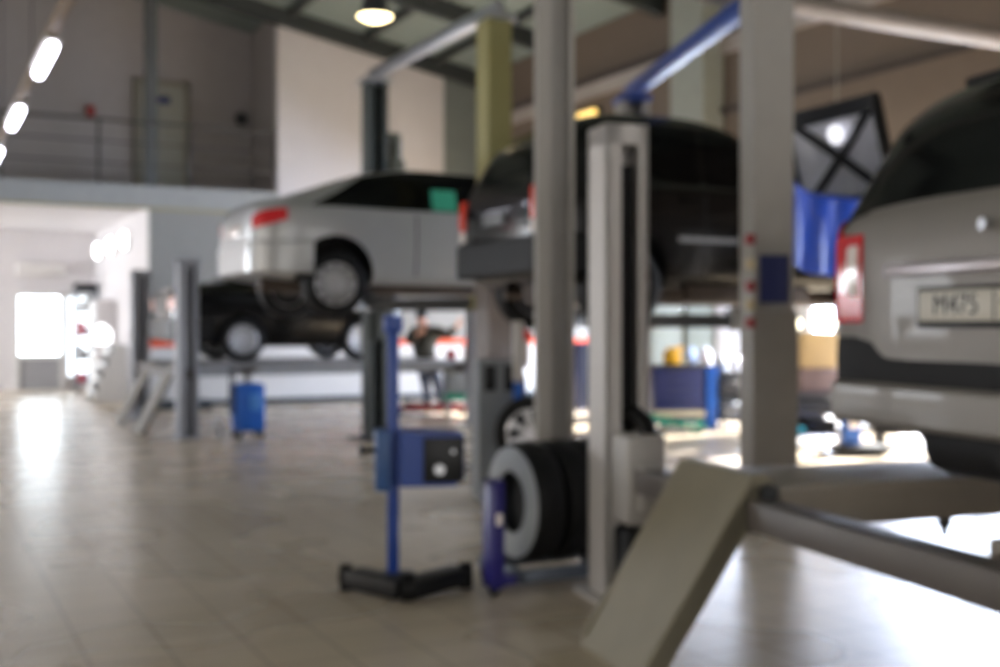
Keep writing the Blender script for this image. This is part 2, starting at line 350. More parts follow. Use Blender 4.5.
# pipe crossing high at upper right
m = MB(); m.cyl(B(5.3, 7, 3.92), B(9.88, 7, 3.92), .085, n=20); m.cyl(B(9.8, 7, 3.92), B(9.89, 7, 3.92), .13)
m.cyl(B(5.3, 7, 3.9), B(5.3, 7, 6.4), .085, n=20)
solo(m, 'duct_pipe', mat('pale_duct', (132,122,116), .5), (0,0,0), 0, 'pale round duct crossing the brown wall at upper right', 'duct')

# ------------------------------------------------------------ cars
def pchip(xs, ys, x):
    n = len(xs)
    if x <= xs[0]: return ys[0]
    if x >= xs[-1]: return ys[-1]
    h = [xs[i+1]-xs[i] for i in range(n-1)]; d = [(ys[i+1]-ys[i])/h[i] for i in range(n-1)]
    def sl(i):
        if i == 0: return d[0]
        if i == n-1: return d[-1]
        if d[i-1]*d[i] <= 0: return 0
        w1 = 2*h[i]+h[i-1]; w2 = h[i]+2*h[i-1]; return (w1+w2)/(w1/d[i-1]+w2/d[i])
    for i in range(n-1):
        if x <= xs[i+1]: break
    t = (x-xs[i])/h[i]; a, b = sl(i), sl(i+1)
    return (2*t**3-3*t*t+1)*ys[i]+(t**3-2*t*t+t)*h[i]*a+(-2*t**3+3*t*t)*ys[i+1]+(t**3-t*t)*h[i]*b
class Car:
    def __init__(s, st, tumble=.17):
        s.st = st; s.xs = [r[0] for r in st]; s.L = s.xs[-1]; s.tb = tumble
    def q(s, x): return [pchip(s.xs, [r[k] for r in s.st], x) for k in (1, 2, 3, 4)]
    def sec(s, x, v):
        zb, zs, zt, W = s.q(x); h = max(zt-zs, .02); g = min(1, h/.45); H = zs-zb
        hood = [(.94*W, zs+.35*h), (.80*W, zs+.75*h), (.45*W, zs+.96*h)]
        cab = [(W-.05, zs+.08*h), (W-s.tb, zs+.84*h), (.60*W, zs+.975*h)]
        g3 = [(a[0]*(1-g)+b[0]*g, a[1]*(1-g)+b[1]*g) for a, b in zip(hood, cab)]
        P = [(0, zb), (.80*W, zb), (.93*W, zb+.05*H), (.985*W, zb+.32*H), (W, zb+.68*H), (.985*W, zs)]+g3+[(0, zt)]
        K = [0, .12, .17, .28, .42, .54, .60, .78, .86, 1.0]
        for i in range(9):
            if v <= K[i+1]+1e-9: break
        t = (v-K[i])/(K[i+1]-K[i])
        def tan(i):
            if i == 0: a, b = P[0], P[1]; ka, kb = K[0], K[1]
            elif i == 9: a, b = (-P[8][0], P[8][1]), P[8]; ka, kb = 1.14, .86
            else: a, b = P[i-1], P[i+1]; ka, kb = K[i-1], K[i+1]
            return ((b[0]-a[0])/(kb-ka), (b[1]-a[1])/(kb-ka))
        dk = K[i+1]-K[i]; m0, m1 = tan(i), tan(i+1)
        h0, h1, h2, h3 = 2*t**3-3*t*t+1, t**3-2*t*t+t, -2*t**3+3*t*t, t**3-t*t
        y, z = [h0*P[i][c]+h1*dk*m0[c]+h2*P[i+1][c]+h3*dk*m1[c] for c in (0, 1)]
        return max(y, 0), z
    def pt(s, x, v): y, z = s.sec(x, v); return Vector((x, y, z))
    def nrm(s, x, v):
        e = .006; a = s.pt(min(x+e, s.L), v)-s.pt(max(x-e, 0), v); b = s.pt(x, min(v+e, 1))-s.pt(x, max(v-e, 0))
        n = b.cross(a); n = n.normalized() if n.length > 1e-9 else Vector((0,0,1)); c = Vector((0,0,(s.q(x)[0]+s.q(x)[2])/2)); p = s.pt(x, v)
        return n if n.dot(Vector((0, p.y, p.z-c.z))) > 0 else -n
    def body(s, name, paint, root, arches, ra, extra=26):
        xs = sorted(set([round(s.L*i/70, 4) for i in range(71)]+[.01, .02, .04, s.L-.01, s.L-.02, s.L-.04])); V = [i/38 for i in range(39)]
        mb = MB(); rows = []
        for x in xs:
            half = [s.pt(x, v) for v in V]; ring = half+[Vector((p.x, -p.y, p.z)) for p in half[-2:0:-1]]; rows.append(ring)
        n = len(rows[0]); vs = [p for r in rows for p in r]; fs = []
        for i in range(len(rows)-1):
            for k in range(n): fs.append((i*n+k, i*n+(k+1) % n, (i+1)*n+(k+1) % n, (i+1)*n+k))
        mb.add(vs, fs)
        for i, sg in ((0, -1), (len(rows)-1, 1)):
            zc = sum(p.z for p in rows[i])/n; c = Vector((xs[i]+sg*.012, 0, zc)); off = len(mb.v)
            mb.add(rows[i]+[rows[i][k].lerp(c, .5)+Vector((sg*.01, 0, 0)) for k in range(n)]+[c], [(k, (k+1) % n, n+(k+1) % n, n+k) for k in range(n)]+[(n+k, n+(k+1) % n, 2*n) for k in range(n)])
        me = mb.mesh(name, [paint, M_black]); bm = bmesh.new(); bm.from_mesh(me); bmesh.ops.remove_doubles(bm, verts=bm.verts[:], dist=1e-5)
        bmesh.ops.recalc_face_normals(bm, faces=bm.faces[:]); bm.to_mesh(me); bm.free()
        o = bpy.data.objects.new(name, me); COL.objects.link(o)
        cut = MB()
        for ax, az in arches:
            W = s.q(ax)[3]
            for sg in (-1, 1): cut.cyl((ax, sg*(W-.32), az), (ax, sg*(W+.2), az), ra, n=40)
        cm = cut.mesh('cut', [M_black, M_black]); cm.polygons.foreach_set('material_index', [1]*len(cm.polygons))
        co = bpy.data.objects.new('cut', cm); COL.objects.link(co)
        md = o.modifiers.new('b', 'BOOLEAN'); md.operation = 'DIFFERENCE'; md.object = co; md.solver = 'EXACT'
        dg = bpy.context.evaluated_depsgraph_get(); me2 = bpy.data.meshes.new_from_object(o.evaluated_get(dg))
        o.modifiers.clear(); o.data = me2; bpy.data.objects.remove(co)
        me2.polygons.foreach_set('use_smooth', [True]*len(me2.polygons)); me2.set_sharp_from_angle(angle=math.radians(38))
        o.parent = root; return o
    def patch(s, mb, x0, x1, v0, v1, side=1, off=.007, nx=16, nv=8):
        f0 = v0 if callable(v0) else (lambda x: v0); f1 = v1 if callable(v1) else (lambda x: v1); g, b = [], []
        for i in range(nx+1):
            x = x0+(x1-x0)*i/nx; r, q = [], []
            for j in range(nv+1):
                v = f0(x)+(f1(x)-f0(x))*j/nv; p = s.pt(x, v); n = s.nrm(x, v)
                a, c = p+n*off, p-n*.012
                r.append(Vector((a.x, a.y*side, a.z))); q.append(Vector((c.x, c.y*side, c.z)))
            g.append(r); b.append(q)
        mb.shell(g, b); return mb
    def top(s, mb, x0, x1, v0, off=.007, nx=14, nv=8):
        g, b = [], []
        for i in range(nx+1):
            x = x0+(x1-x0)*i/nx; r, q = [], []
            for j in range(2*nv+1):
                w = j/nv-1; v = 1-(1-v0)*abs(w); p = s.pt(x, v); n = s.nrm(x, v); sg = 1 if w < 0 else -1
                a, c = p+n*off, p-n*.012; r.append(Vector((a.x, a.y*sg, a.z))); q.append(Vector((c.x, c.y*sg, c.z)))
            g.append(r); b.append(q)
        mb.shell(g, b); return mb
    def band(s, mb, z0, z1, off, front=False, xr=.5, ymin=None, side=0, thick=.05, xmin=0, ymax=9):
        half = [(xr-(xr-xmin)*i/12, s.q((s.L-(xr-(xr-xmin)*i/12)) if front else (xr-(xr-xmin)*i/12))[3]) for i in range(13)]
        if xmin == 0: half += [(0, half[-1][1]*(1-k/6)) for k in range(1, 7)] 
        pts = half+([] if (ymin is not None or xmin) else [(x, -y) for x, y in half[-2::-1]])
        if ymin is not None: pts = [(x, y) for x, y in [(a[0]+(b[0]-a[0])*k/6, a[1]+(b[1]-a[1])*k/6) for a, b in zip(pts, pts[1:]) for k in range(6)] if ymin <= y <= ymax]
        if side == -1: pts = [(x, -y) for x, y in pts]
        P = [Vector(((s.L-x) if front else x, y, 0)) for x, y in pts]; g, b = [], []
        c0 = Vector((s.L-.9 if front else .9, 0, 0))
        for i, p in enumerate(P):
            t = P[min(i+1, len(P)-1)]-P[max(i-1, 0)]; n = Vector((t.y, -t.x, 0)).normalized()
            if n.dot(p-c0) < 0: n = -n
            o1, o2 = p+n*off, p-n*thick; zc = [z0, z0+.02, (z0+z1)/2, z1-.02, z1]; ins = [.02, .003, 0, .003, .02]
            g.append([Vector((o1.x, o1.y, z))-n*min(k, off*.6) for z, k in zip(zc, ins)]); b.append([Vector((o2.x, o2.y, z)) for z in zc])
        mb.shell(g, b); return mb
def wheel(root, x, y, z, R, wdt, side, rimm, n=10):
    """side = +1 outer face towards +y"""
    w = wdt/2; m = MB()
    m.lathe([(R*.66, -w*.8), (R*.72, -w*.98), (R*.88, -w), (R*.965, -w*.88), (R, -w*.55), (R, 0), (R, w*.55), (R*.965, w*.88), (R*.88, w), (R*.72, w*.98), (R*.66, w*.8)], axis='y', n=48, close=True)
    t = m.build('wheel', M_black, root, label='wheel with black tyre'); t.location = (x, y, z)
    f = side; r = MB(); ri = R*.67
    r.lathe([(ri, f*w*.85), (ri*.94, f*w*.9), (ri*.9, f*w*.6), (ri*.9, -f*w*.7), (ri, -f*w*.75)], axis='y', n=40, close=True)
    for k in range(n):
        a = 2*PI*k/n; c, q = math.cos(a), math.sin(a); u = Vector((c, 0, q)); tt = Vector((-q, 0, c)); hw0, hw1 = ri*.085, ri*.15
        vs = []
        for rad, hw, yo in ((ri*.16, hw0*1.2, .62), (ri*.93, hw1, .84)):
            for dy in (0, -.22):
                for sg in (-1, 1): vs.append(u*rad+tt*hw*sg+Vector((0, f*w*(yo+dy), 0)))
        r.add(vs, [(0,1,3,2),(4,6,7,5),(0,4,5,1),(2,3,7,6),(0,2,6,4),(1,5,7,3)])
    r.lathe([(.001, f*w*.8), (ri*.18, f*w*.75), (ri*.24, f*w*.6), (ri*.24, f*w*.2), (.001, f*w*.2)], axis='y', n=24)
    r.build('rim', rimm, t)
    d = MB(); d.lathe([(.001, f*w*.02), (ri*.9, f*w*.02), (ri*.9, -f*w*.1), (.001, -f*w*.1)], axis='y', n=32); d.build('brake_disc', M_steeldark, t)
    return t
def car_root(name, p, rz, label): return empty(name, p, rz, label, 'car')

# --- silver sedan on the far two-post lift (local x from the rear bumper forward, y = away from the camera)
Z1 = 1.61
sed = Car([(0,.45,.82,.93,.60),(.03,.36,.87,.99,.69),(.10,.29,.91,1.03,.78),(.35,.25,.945,1.09,.875),(.62,.22,.945,1.17,.90),(.9,.20,.945,1.27,.915),(1.3,.20,.945,1.38,.915),(1.8,.2,.945,1.435,.915),(2.45,.2,.94,1.425,.915),(2.9,.2,.93,1.36,.91),(3.3,.2,.92,1.15,.905),(3.6,.2,.9,.99,.90),(4.1,.22,.84,.93,.88),(4.45,.26,.74,.84,.83),(4.6,.32,.64,.74,.74),(4.68,.42,.58,.64,.6)])
def yaw_place(rearcentre, rz): return rearcentre
t = car_root('sedan', B(2.98, 11.8, Z1), ROT, 'silver white sedan raised high on the two-post lift, rear towards the left')
CS, CSr = sed, t
sed.body('body', M_silver, t, ((.79, .29), (3.6, .33)), .395)
for sd in (-1, 1):
    m = MB(); sed.patch(m, .56, 1.67, lambda x: .565, lambda x: .58+.225*min(1,(x-.56)/.55)**.7, sd, nx=22); sed.patch(m, 1.67, 3.2, .565, .80, sd, nx=24); m.build('side_window', M_glass, t)
    for gx in (1.64, 2.46): m = MB(); sed.patch(m, gx, gx+.015, .2, .56, sd, off=.002, nx=1); m.build('door_gap', M_black, t)
    for hx_ in (1.42, 2.25): m = MB(); sed.patch(m, hx_, hx_+.18, .505, .525, sd, off=.03, nx=3, nv=2); m.build('door_handle', M_silver, t)
    m = MB(); sed.patch(m, .015, .30, lambda x: .44+.10*x, lambda x: .54-.02*x, sd, off=.012); m.build('tail_light', M_red, t)
    m = MB(); sed.patch(m, 4.2, 4.6, .5, .58, sd, off=.012); m.build('headlight', M_lens, t)
    m = MB(); m.box((3.0, sd*1.0, 1.02), (.12, .2, .13), bev=.04); m.build('wing_mirror', M_silver, t)
    for wx in (.79, 3.6): wheel(t, wx, sd*.80, .20, .325, .2, sd, M_rim, 10)
m = MB(); sed.top(m, .50, 1.2, .84); m.build('rear_window', M_glass, t)
m = MB(); sed.top(m, 2.72, 3.42, .82); m.build('windscreen', M_glass, t)
m = MB(); sed.band(m, .30, .62, .035, xr=.55); m.build('rear_bumper', M_silver, t)
m = MB(); m.box((-.03, 0, .74), (.02, .52, .115), bev=.004); m.build('number_plate', M_lens, t)
m = MB(); sed.band(m, .22, .6, .03, front=True, xr=.5); m.build('front_bumper', M_silver, t)
m = MB(); m.bb(.7, 4.1, -.7, .7, .12, .21, .02); m.cyl((.3, -.3, .2), (4, -.3, .16), .04); m.cyl((.15, -.35, .22), (.75, -.35, .22), .1); m.build('underbody', M_under, t)
m = MB(); sed.patch(m, 1.84, 2.12, .585, .70, -1, off=.012, nx=6); m.build('window_sticker', mat('green_film', (60,160,130), .3), t)

# --- black SUV with raised rear-opening hood on the near two-post lift
Z2 = 1.42; R2 = math.radians(8.7); RS = math.radians(24)
US = Vector((math.cos(RS), math.sin(RS), 0)); VS = Vector((-math.sin(RS), math.cos(RS), 0))
suv = Car([(0,.52,.92,1.02,.78),(.03,.42,.98,1.10,.84),(.10,.36,1.03,1.24,.875),(.25,.3,1.05,1.48,.89),(.45,.27,1.06,1.64,.895),(.8,.26,1.06,1.71,.9),(1.3,.26,1.05,1.72,.9),(1.75,.26,1.04,1.66,.9),(2.0,.26,1.03,1.52,.9),(2.25,.26,1.02,1.27,.9),(2.5,.26,1.0,1.12,.9),(3.1,.27,.98,1.08,.89),(3.7,.3,.95,1.04,.86),(3.95,.34,.84,.94,.8),(4.1,.45,.7,.8,.68)], .15)
P2 = Vector((-.028, 9.50, Z2))
t = car_root('sport_utility_vehicle', P2, RS, 'black sport utility vehicle raised behind the pale posts with its hood open')
SUVr = t
suv.body('body', M_bpaint, t, ((.70, .36), (3.25, .36)), .40)
for sd in (-1, 1):
    m = MB(); suv.patch(m, .42, .86, .605, .765, sd); suv.patch(m, .92, 1.42, .605, .765, sd); suv.patch(m, 1.48, 2.14, .605, .765, sd); m.build('side_window', M_glass, t)
    for gx in (1.44, 2.2): m = MB(); suv.patch(m, gx, gx+.015, .2, .56, sd, off=.002, nx=1); m.build('door_gap', M_black, t)
    for hx_ in (1.22, 1.95): m = MB(); suv.patch(m, hx_, hx_+.18, .50, .52, sd, off=.03, nx=3, nv=2); m.build('door_handle', M_bpaint, t)
    m = MB(); suv.patch(m, 1.18, 2.2, .345, .365, sd, off=.012, nx=6, nv=2); m.build('side_moulding', mat('chrome_strip', (170,175,180), .25, .9), t)
    m = MB(); suv.patch(m, .0, .12, .47, .60, sd, off=.02, nv=6); suv.band(m, .80, 1.06, .014, xr=.10, ymin=.66, side=sd); tl = m.build('tail_light', mat('orange_red_lens', (225,60,30), .25, coat=.4), t)
    m = MB(); suv.band(m, .70, .80, .016, xr=.10, ymin=.66, side=sd); m.build('reversing_light_or_glint', M_lens, t)
    m = MB(); m.box((2.12, sd*1.0, 1.1), (.14, .2, .18), bev=.05); m.build('wing_mirror', M_bpaint, t)
    m = MB(); suv.patch(m, 3.7, 4.0, .5, .6, sd, off=.012); m.build('headlight', M_lens, t)
    for wx in (.70, 3.25): wheel(t, wx, sd*.78, .29, .35, .22, sd, M_rim, 8)
m = MB(); suv.top(m, .08, .40, .83); m.build('rear_window', M_glass, t)
m = MB(); suv.top(m, 1.85, 2.38, .82); m.build('windscreen', M_glass, t)
m = MB(); suv.band(m, .38, .68, .04, xr=.4); m.build('rear_bumper', M_black, t)
m = MB(); suv.band(m, .36, .66, .05, front=True, xr=.4); m.build('front_bumper', M_blackp, t)
m = MB(); m.box((-.03, 0, .85), (.02, .42, .1), bev=.004); m.build('number_plate', mat('grey_plate', (96,98,100), .5), t)  # plate coloured plain dark grey
m = MB(); m.bb(.6, 3.7, -.66, .66, .16, .27, .02); m.bb(1.3, 2.5, -.87, -.78, .18, .30, .01); m.cyl((.2, .3, .24), (3, .3, .2), .045); m.cyl((.2, -.2, .26), (.8, -.2, .26), .12); m.build('underbody', M_under, t)
m = MB(); suv.top(m, 2.6, 3.65, .84, off=.012); m.box((3.1, 0, 1.12), (.5, .6, .1), bev=.03); m.box((2.8, .45, 1.12), (.2, .2, .12), bev=.03); m.build('engine_bay', M_steeldark, t)
# hood: hinged at the nose, its rear edge up, ribbed inner side towards the camera
hx, hz, tx, tz = 3.68, 1.10, 3.42, 2.05
hd = Vector((tx-hx, 0, tz-hz)); hl = hd.length; hd.normalize(); hn = Vector((-hd.z, 0, hd.x))   # inner side normal (towards the rear)
if hn.x > 0: hn = -hn
def hp(a, y, o=0):                                       # a: 0 hinge .. 1 rear edge, slight crown
    return Vector((hx, 0, hz))+hd*(a*hl)+Vector((0, y, 0))+hn*(o-.05*(1-(y/.75)**2))
g, bk = [], []
for i in range(9):
    a = i/8; g.append([hp(a+.06*(j/12-.5)**2*4*(-1)*a, -.68+1.36*j/12, 0) for j in range(13)]); bk.append([hp(a, -.68+1.36*j/12, -.02) for j in range(13)])
m = MB(); m.shell(g, bk); ho = m.build('hood', M_bpaint, t)
m = MB()
for (a0, y0, a1, y1, w) in ((.0,-.64,1,-.64,.10),(.0,.64,1,.64,.10),(.05,-.64,.05,.64,.08),(.94,-.64,.94,.64,.16),(.05,-.6,.94,.6,.08),(.05,.6,.94,-.6,.08)):
    n = 8; pts = [hp(a0+(a1-a0)*k/n, y0+(y1-y0)*k/n, .02) for k in range(n+1)]
    for k in range(n): m.bar(pts[k], pts[k+1], .04, w)
m.build('hood_brace', M_blackp, ho)
m = MB(); g, bk = [], []
for i in range(7):
    a = .1+.8*i/6; g.append([hp(a, -.62+1.24*j/10, .006) for j in range(11)]); bk.append([hp(a, -.62+1.24*j/10, -.004) for j in range(11)])
m.shell(g, bk); m.build('hood_liner', mat('silver_liner', (205,205,212), .4, .2, noise=.15), ho)
m = MB(); c = hp(.72, -.06, .06); m.cyl(c, c+hn*.03, .09); m.build('lit_inspection_lamp', emit('lamp_white', (245,245,255), .9), ho)
# blue fender cover draped over the near wing
m = MB(); g, bk = [], []
for i in range(25):
    x = 2.25+1.5*i/24; r, q = [], []
    for j in range(15):
        k = j/14; fold = .012*math.sin(x*23+k*3)+.008*math.sin(x*51)
        if k < .25: y = -.62-(.30)*(k/.25); z = suv.pt(x, .84)[2]+.035-(k/.25)**2*.05
        else: y = -.93-.02*math.sin((k-.25)*3)+fold; z = suv.pt(x, .84)[2]-.015-(k-.25)/.75*(.78-.10*math.sin(x*3))
        p = Vector((x, y, z)); r.append(p); q.append(p+Vector((0, .006, -.004)))
    g.append(r); bk.append(q)
m.shell(g, bk)
solo(m, 'fender_cover', mat('blue_vinyl', (22,70,190), .35, noise=.1, nscale=14), P2, RS, 'bright blue vinyl cover draped over the front wing of the black car', 'fender cover')
m = MB(); 

# --- grey hatchback nearest to the camera, on the four-post lift
R3 = math.radians(18); Z3 = .75
U3 = Vector((math.cos(R3), math.sin(R3), 0)); V3 = Vector((-math.sin(R3), math.cos(R3), 0))
F3 = Vector((1.41, 4.9, 0)); P3 = F3-V3*.84; P3.z = Z3
hat = Car([(0,.36,1.0,1.07,.78),(.02,.34,1.03,1.12,.81),(.06,.31,1.05,1.19,.84),(.12,.29,1.06,1.31,.86),(.22,.28,1.06,1.47,.875),(.4,.25,1.06,1.62,.88),(.7,.22,1.06,1.69,.88),(1.3,.22,1.06,1.71,.88),(1.9,.22,1.04,1.69,.88),(2.4,.22,1.03,1.56,.88),(2.8,.22,1.01,1.28,.88),(3.1,.22,.99,1.1,.87),(3.6,.25,.92,1.0,.84),(3.85,.3,.8,.9,.76),(3.98,.4,.65,.74,.62)], .16)
t = car_root('hatchback', P3, R3, 'silver grey hatchback at right edge seen from behind on the four-post lift')
HATr = t
hat.body('body', M_grey, t, ((.72, .31), (3.2, .31)), .36)
for sd in (-1, 1):
    m = MB(); hat.patch(m, .02, .37, .565, .80, sd, off=.009, nx=10); m.build('quarter_glass', M_glass, t)
    m = MB(); hat.patch(m, .36, .8, .605, .76, sd); hat.patch(m, .86, 1.6, .605, .76, sd); hat.patch(m, 1.66, 2.6, .605, .76, sd); m.build('side_window', M_glass, t)
    m = MB(); hat.patch(m, .0, .30, lambda x: .44-.1*x, lambda x: .575-.02*x, sd, off=.014, nv=8); hat.band(m, .66, 1.02, .016, xr=.28, ymin=.60, side=sd); m.build('tail_light', M_red, t)
    m = MB(); hat.band(m, .76, .98, .026, xr=.02, ymin=.615, side=sd, ymax=.70); m.build('reversing_light_or_glint', M_lens, t)  # white band paints a highlight onto the red lens
    m = MB(); hat.patch(m, 1.0, 1.18, .5, .52, sd, off=.03, nx=3, nv=2); hat.patch(m, 1.75, 1.93, .5, .52, sd, off=.03, nx=3, nv=2); m.build('door_handle', M_grey, t)
    m = MB(); m.box((2.5, sd*.99, 1.08), (.13, .2, .15), bev=.05); m.build('wing_mirror', M_grey, t)
    m = MB(); hat.patch(m, 3.5, 3.88, .5, .6, sd, off=.012); m.build('headlight', M_lens, t)
    for wx in (.72, 3.2): wheel(t, wx, sd*.76, .315, .315, .2, sd, M_rim, 7)
m = MB(); hat.top(m, .025, .42, .585, nv=16); m.build('rear_window', M_glass, t)
m = MB(); hat.top(m, 2.3, 2.95, .82); m.build('windscreen', M_glass, t)
m = MB(); m.box((.50, 0, 1.64), (.2, 1.0, .04), bev=.015); m.build('roof_spoiler', M_black, t)
m = MB(); hat.band(m, .25, .42, .035, xr=.7); m.build('rear_bumper', M_grey, t)
m = MB(); hat.band(m, .40, .60, .012, xr=.62); m.build('bumper_strip', M_black, t)
m = MB(); hat.band(m, .24, .6, .06, front=True, xr=.6); m.build('front_bumper', M_grey, t)
m = MB(); m.box((-.025, 0, .86), (.04, .86, .05), bev=.015); m.build('tailgate_trim', mat('soft_chrome', (175,168,170), .35, .6, noise=.1, nscale=20), t)
npl = MB(); npl.box((-.03, -.05, .715), (.02, .56, .15), bev=.006); pf = npl.build('plate_frame', M_blackp, t)
m = MB(); m.box((-.043, -.05, .72), (.008, .52, .112), bev=.003); m.build('number_plate', mat('plate_white', (196,192,180), .4), pf)
def text_on(body, size, loc, rot, parent, mm, name):
    c = bpy.data.curves.new(name, 'FONT'); c.body = body; c.size = size; c.extrude = .001; c.align_x = 'CENTER'; c.align_y = 'CENTER'
    o = bpy.data.objects.new('tmp', c); COL.objects.link(o); dg = bpy.context.evaluated_depsgraph_get()
    me = bpy.data.meshes.new_from_object(o.evaluated_get(dg)); bpy.data.objects.remove(o); me.materials.append(mm)
    me.name = name; q = bpy.data.objects.new(name, me); COL.objects.link(q); q.location = loc; q.rotation_euler = rot; q.parent = parent; return q
text_on('M475', .105, (-.049, .01, .72), (PI/2, 0, -PI/2), pf, M_blackp, 'plate_characters')
text_on('45', .075, (-.049, -.25, .73), (PI/2, 0, -PI/2), pf, M_blackp, 'plate_region_characters')
m = MB(); m.bb(-.05, -.046, -.186, -.180, .67, .77); m.build('plate_divider', M_blackp, pf)
m = MB(); m.cyl((-.01, -.12, 1.0), (-.045, -.12, 1.0), .022); m.build('tailgate_badge', M_chrome, t)
m = MB(); m.bb(.16, 3.3, -.68, .50, .06, .30, .09); m.cyl((.1, -.1, .2), (1.2, -.1, .2), .09); m.cyl((.72,-.7,.3), (.72,.7,.3), .04); m.build('underbody', M_black, t)

# --- black small car on the far four-post lift
P0 = Vector((-3.88, 14.25, 0)); U4 = Vector((CA, SA, 0)); V4 = Vector((-SA, CA, 0)); Z4 = .90
blk = Car([(0,.4,.85,.93,.66),(.03,.34,.88,.98,.76),(.12,.28,.92,1.03,.82),(.4,.24,.94,1.07,.84),(.75,.22,.95,1.12,.85),(1.0,.2,.95,1.26,.85),(1.4,.2,.95,1.42,.85),(2.0,.2,.95,1.46,.85),(2.5,.2,.95,1.44,.85),(2.9,.22,.94,1.35,.84),(3.12,.3,.93,1.15,.8),(3.22,.4,.85,1.0,.7)], .15)
t = car_root('compact_car', P0+U4*.0+V4*1.65+Vector((0,0,Z4)), ROT, 'black compact car low on the four-post lift behind the silver sedan')
blk.body('body', M_bpaint, t, ((.92, .3), (2.6, .3)), .35)
for sd in (-1, 1):
    m = MB(); blk.patch(m, 1.15, 2.0, .605, .76, sd); blk.patch(m, 2.06, 2.75, .605, .76, sd); m.build('side_window', M_glass, t)
    m = MB(); blk.patch(m, .02, .3, .47, .54, sd, off=.012); blk.band(m, .7, .85, .012, xr=.08, ymin=.5, side=sd); m.build('headlight', mat('peach_lens', (225,160,140), .3, coat=.3), t)
    m = MB(); m.box((1.1, sd*.93, .98), (.12, .16, .12), bev=.04); m.build('wing_mirror', M_bpaint, t)
    for wx in (.92, 2.6): wheel(t, wx, sd*.74, .305, .305, .19, sd, M_rim, 12)
m = MB(); blk.top(m, .8, 1.3, .82); m.build('windscreen', M_glass, t)
m = MB(); blk.top(m, 2.92, 3.1, .84); m.build('rear_window', M_glass, t)
m = MB(); blk.band(m, .3, .58, .04, xr=.5); m.build('front_bumper', M_blackp, t)

# ------------------------------------------------------------ lifts
def two_post(name, Pn, rz, sep, HB, carz, label, near_mats, far_mats, beam_m, arms, wcol=.30, HN=None, label_plate=False, carriage=None):
    """origin at near column; y towards far column"""
    t = empty(name, Pn, rz, label, 'car lift')
    for yy, mm in ((0, near_mats), (sep, far_mats)):
        m = MB(); sg = 1 if yy == 0 else -1; w = wcol/2; o = yy; H = HN if (HN and yy == 0) else HB
        m.bb(-w, w, o-sg*.10, o-sg*.07, 0, H); m.bb(-w, -w+.03, min(o-sg*.07, o+sg*.14), max(o-sg*.07, o+sg*.14), 0, H); m.bb(w-.03, w, min(o-sg*.07, o+sg*.14), max(o-sg*.07, o+sg*.14), 0, H)
        m.bb(-w, -w+.07, min(o+sg*.14, o+sg*.16), max(o+sg*.14, o+sg*.16), 0, H); m.bb(w-.07, w, min(o+sg*.14, o+sg*.16), max(o+sg*.14, o+sg*.16), 0, H)
        c = m.build('column', mm, t)
        m = MB(); m.bb(-w-.12, w+.12, yy-.22, yy+.22, 0, .025); m.build('base_plate', M_steeldark, t)
        m = MB(); zc = carz-.02; m.bb(-w+.04, w-.04, min(o-sg*.05, o+sg*.2), max(o-sg*.05, o+sg*.2), zc-.5, zc+.25, .01); m.bb(-w-.04, w+.04, min(o+sg*.17, o+sg*.27), max(o+sg*.17, o+sg*.27), zc-.16, zc-.02, .01)
        m.build('carriage', carriage or mm, t)
        for ax in arms:
            m = MB(); a = Vector((.12 if ax > 0 else -.12, o+sg*.22, zc-.09)); b = Vector((ax, o+sg*(sep/2-.62), zc-.09)); m.bar(a, b, .11, .10, .01)
            m.bar(a+(b-a)*.5+Vector((0,0,.01)), b, .08, .07, .008); m.build('arm', M_steeldark, t)
            m = MB(); m.cyl(b, b+Vector((0,0,.09)), .03); m.cyl(b+Vector((0,0,.08)), b+Vector((0,0,.108)), .065); m.build('lifting_pad', M_black, t)
    H = HB; m = MB(); m.bb(-.06, .06, -.1, sep+.1, H-.0, H+.12, .01); (None if HN else m.bb(-.16, .16, -.13, .2, H-.06, H+.0)); m.bb(-.16, .16, sep-.2, sep+.13, H-.06, H); m.build('overhead_beam', beam_m, t)
    return t
lf = two_post('two_post_lift', B(5.08, 10.0, 0), ROT, 3.30, 4.42, Z1+.12, 'tall two-post lift carrying the silver sedan, olive and dark columns', M_olive, M_darkgr, M_alum, (-.95, 1.0), wcol=.25)
m = MB(); m.bb(-.14, .14, -.13, .18, .03, 1.20, .01); m.bb(-.14, .14, -.13, -.101, 1.20, 2.05); m.bb(-.14, -.126, -.101, .18, 1.2, 2.05); m.build('column_cover', mat('pinkish_grey_lower_column', (128,120,118), .6), lf)  # added box turns the lower olive column pinkish grey
m = MB(); m.box((.28, 3.3, 3.3), (.2, .2, .3), bev=.03); m.cyl((.28, 3.3, 3.43), (.28, 3.3, 3.75), .08); m.box((.2, 3.3, 3.72), (.26, .12, .12), bev=.02); m.build('drive_motor', mat('olive_motor', (84,84,72), .5), lf)
SC = Vector((1.864, 8.0, 0)); lf2 = two_post('two_post_lift', SC, R2, 3.6, 3.68, Z2+.12, 'two-post lift under the black car, wide grey column with navy plate', M_steelgrey, M_steelgrey, M_blue, (-1.0, .62), wcol=.29, HN=4.4)
m = MB(); m.bb(-.105, .105, -.125, -.10, 1.55, 1.88, .004); m.build('navy_plate', M_navy, lf2)
m = MB(); m.bb(-.165, .165, -.14, -.101, .10, 1.50, .01); m.build('column_cover', mat('grey_cover', (140,134,128), .5), lf2)
for k, z in enumerate((1.95, 1.78, 1.63, 1.5, 1.38)):
    m = MB(); m.cyl((-.18, -.13, z), (-.18, -.13, z+.07), .035, n=12); m.cyl((-.19, -.1, z+.03), (-.17, -.06, z+.03), .012, n=8); m.build('valve', M_redp if k % 2 == 0 else M_tape, lf2)
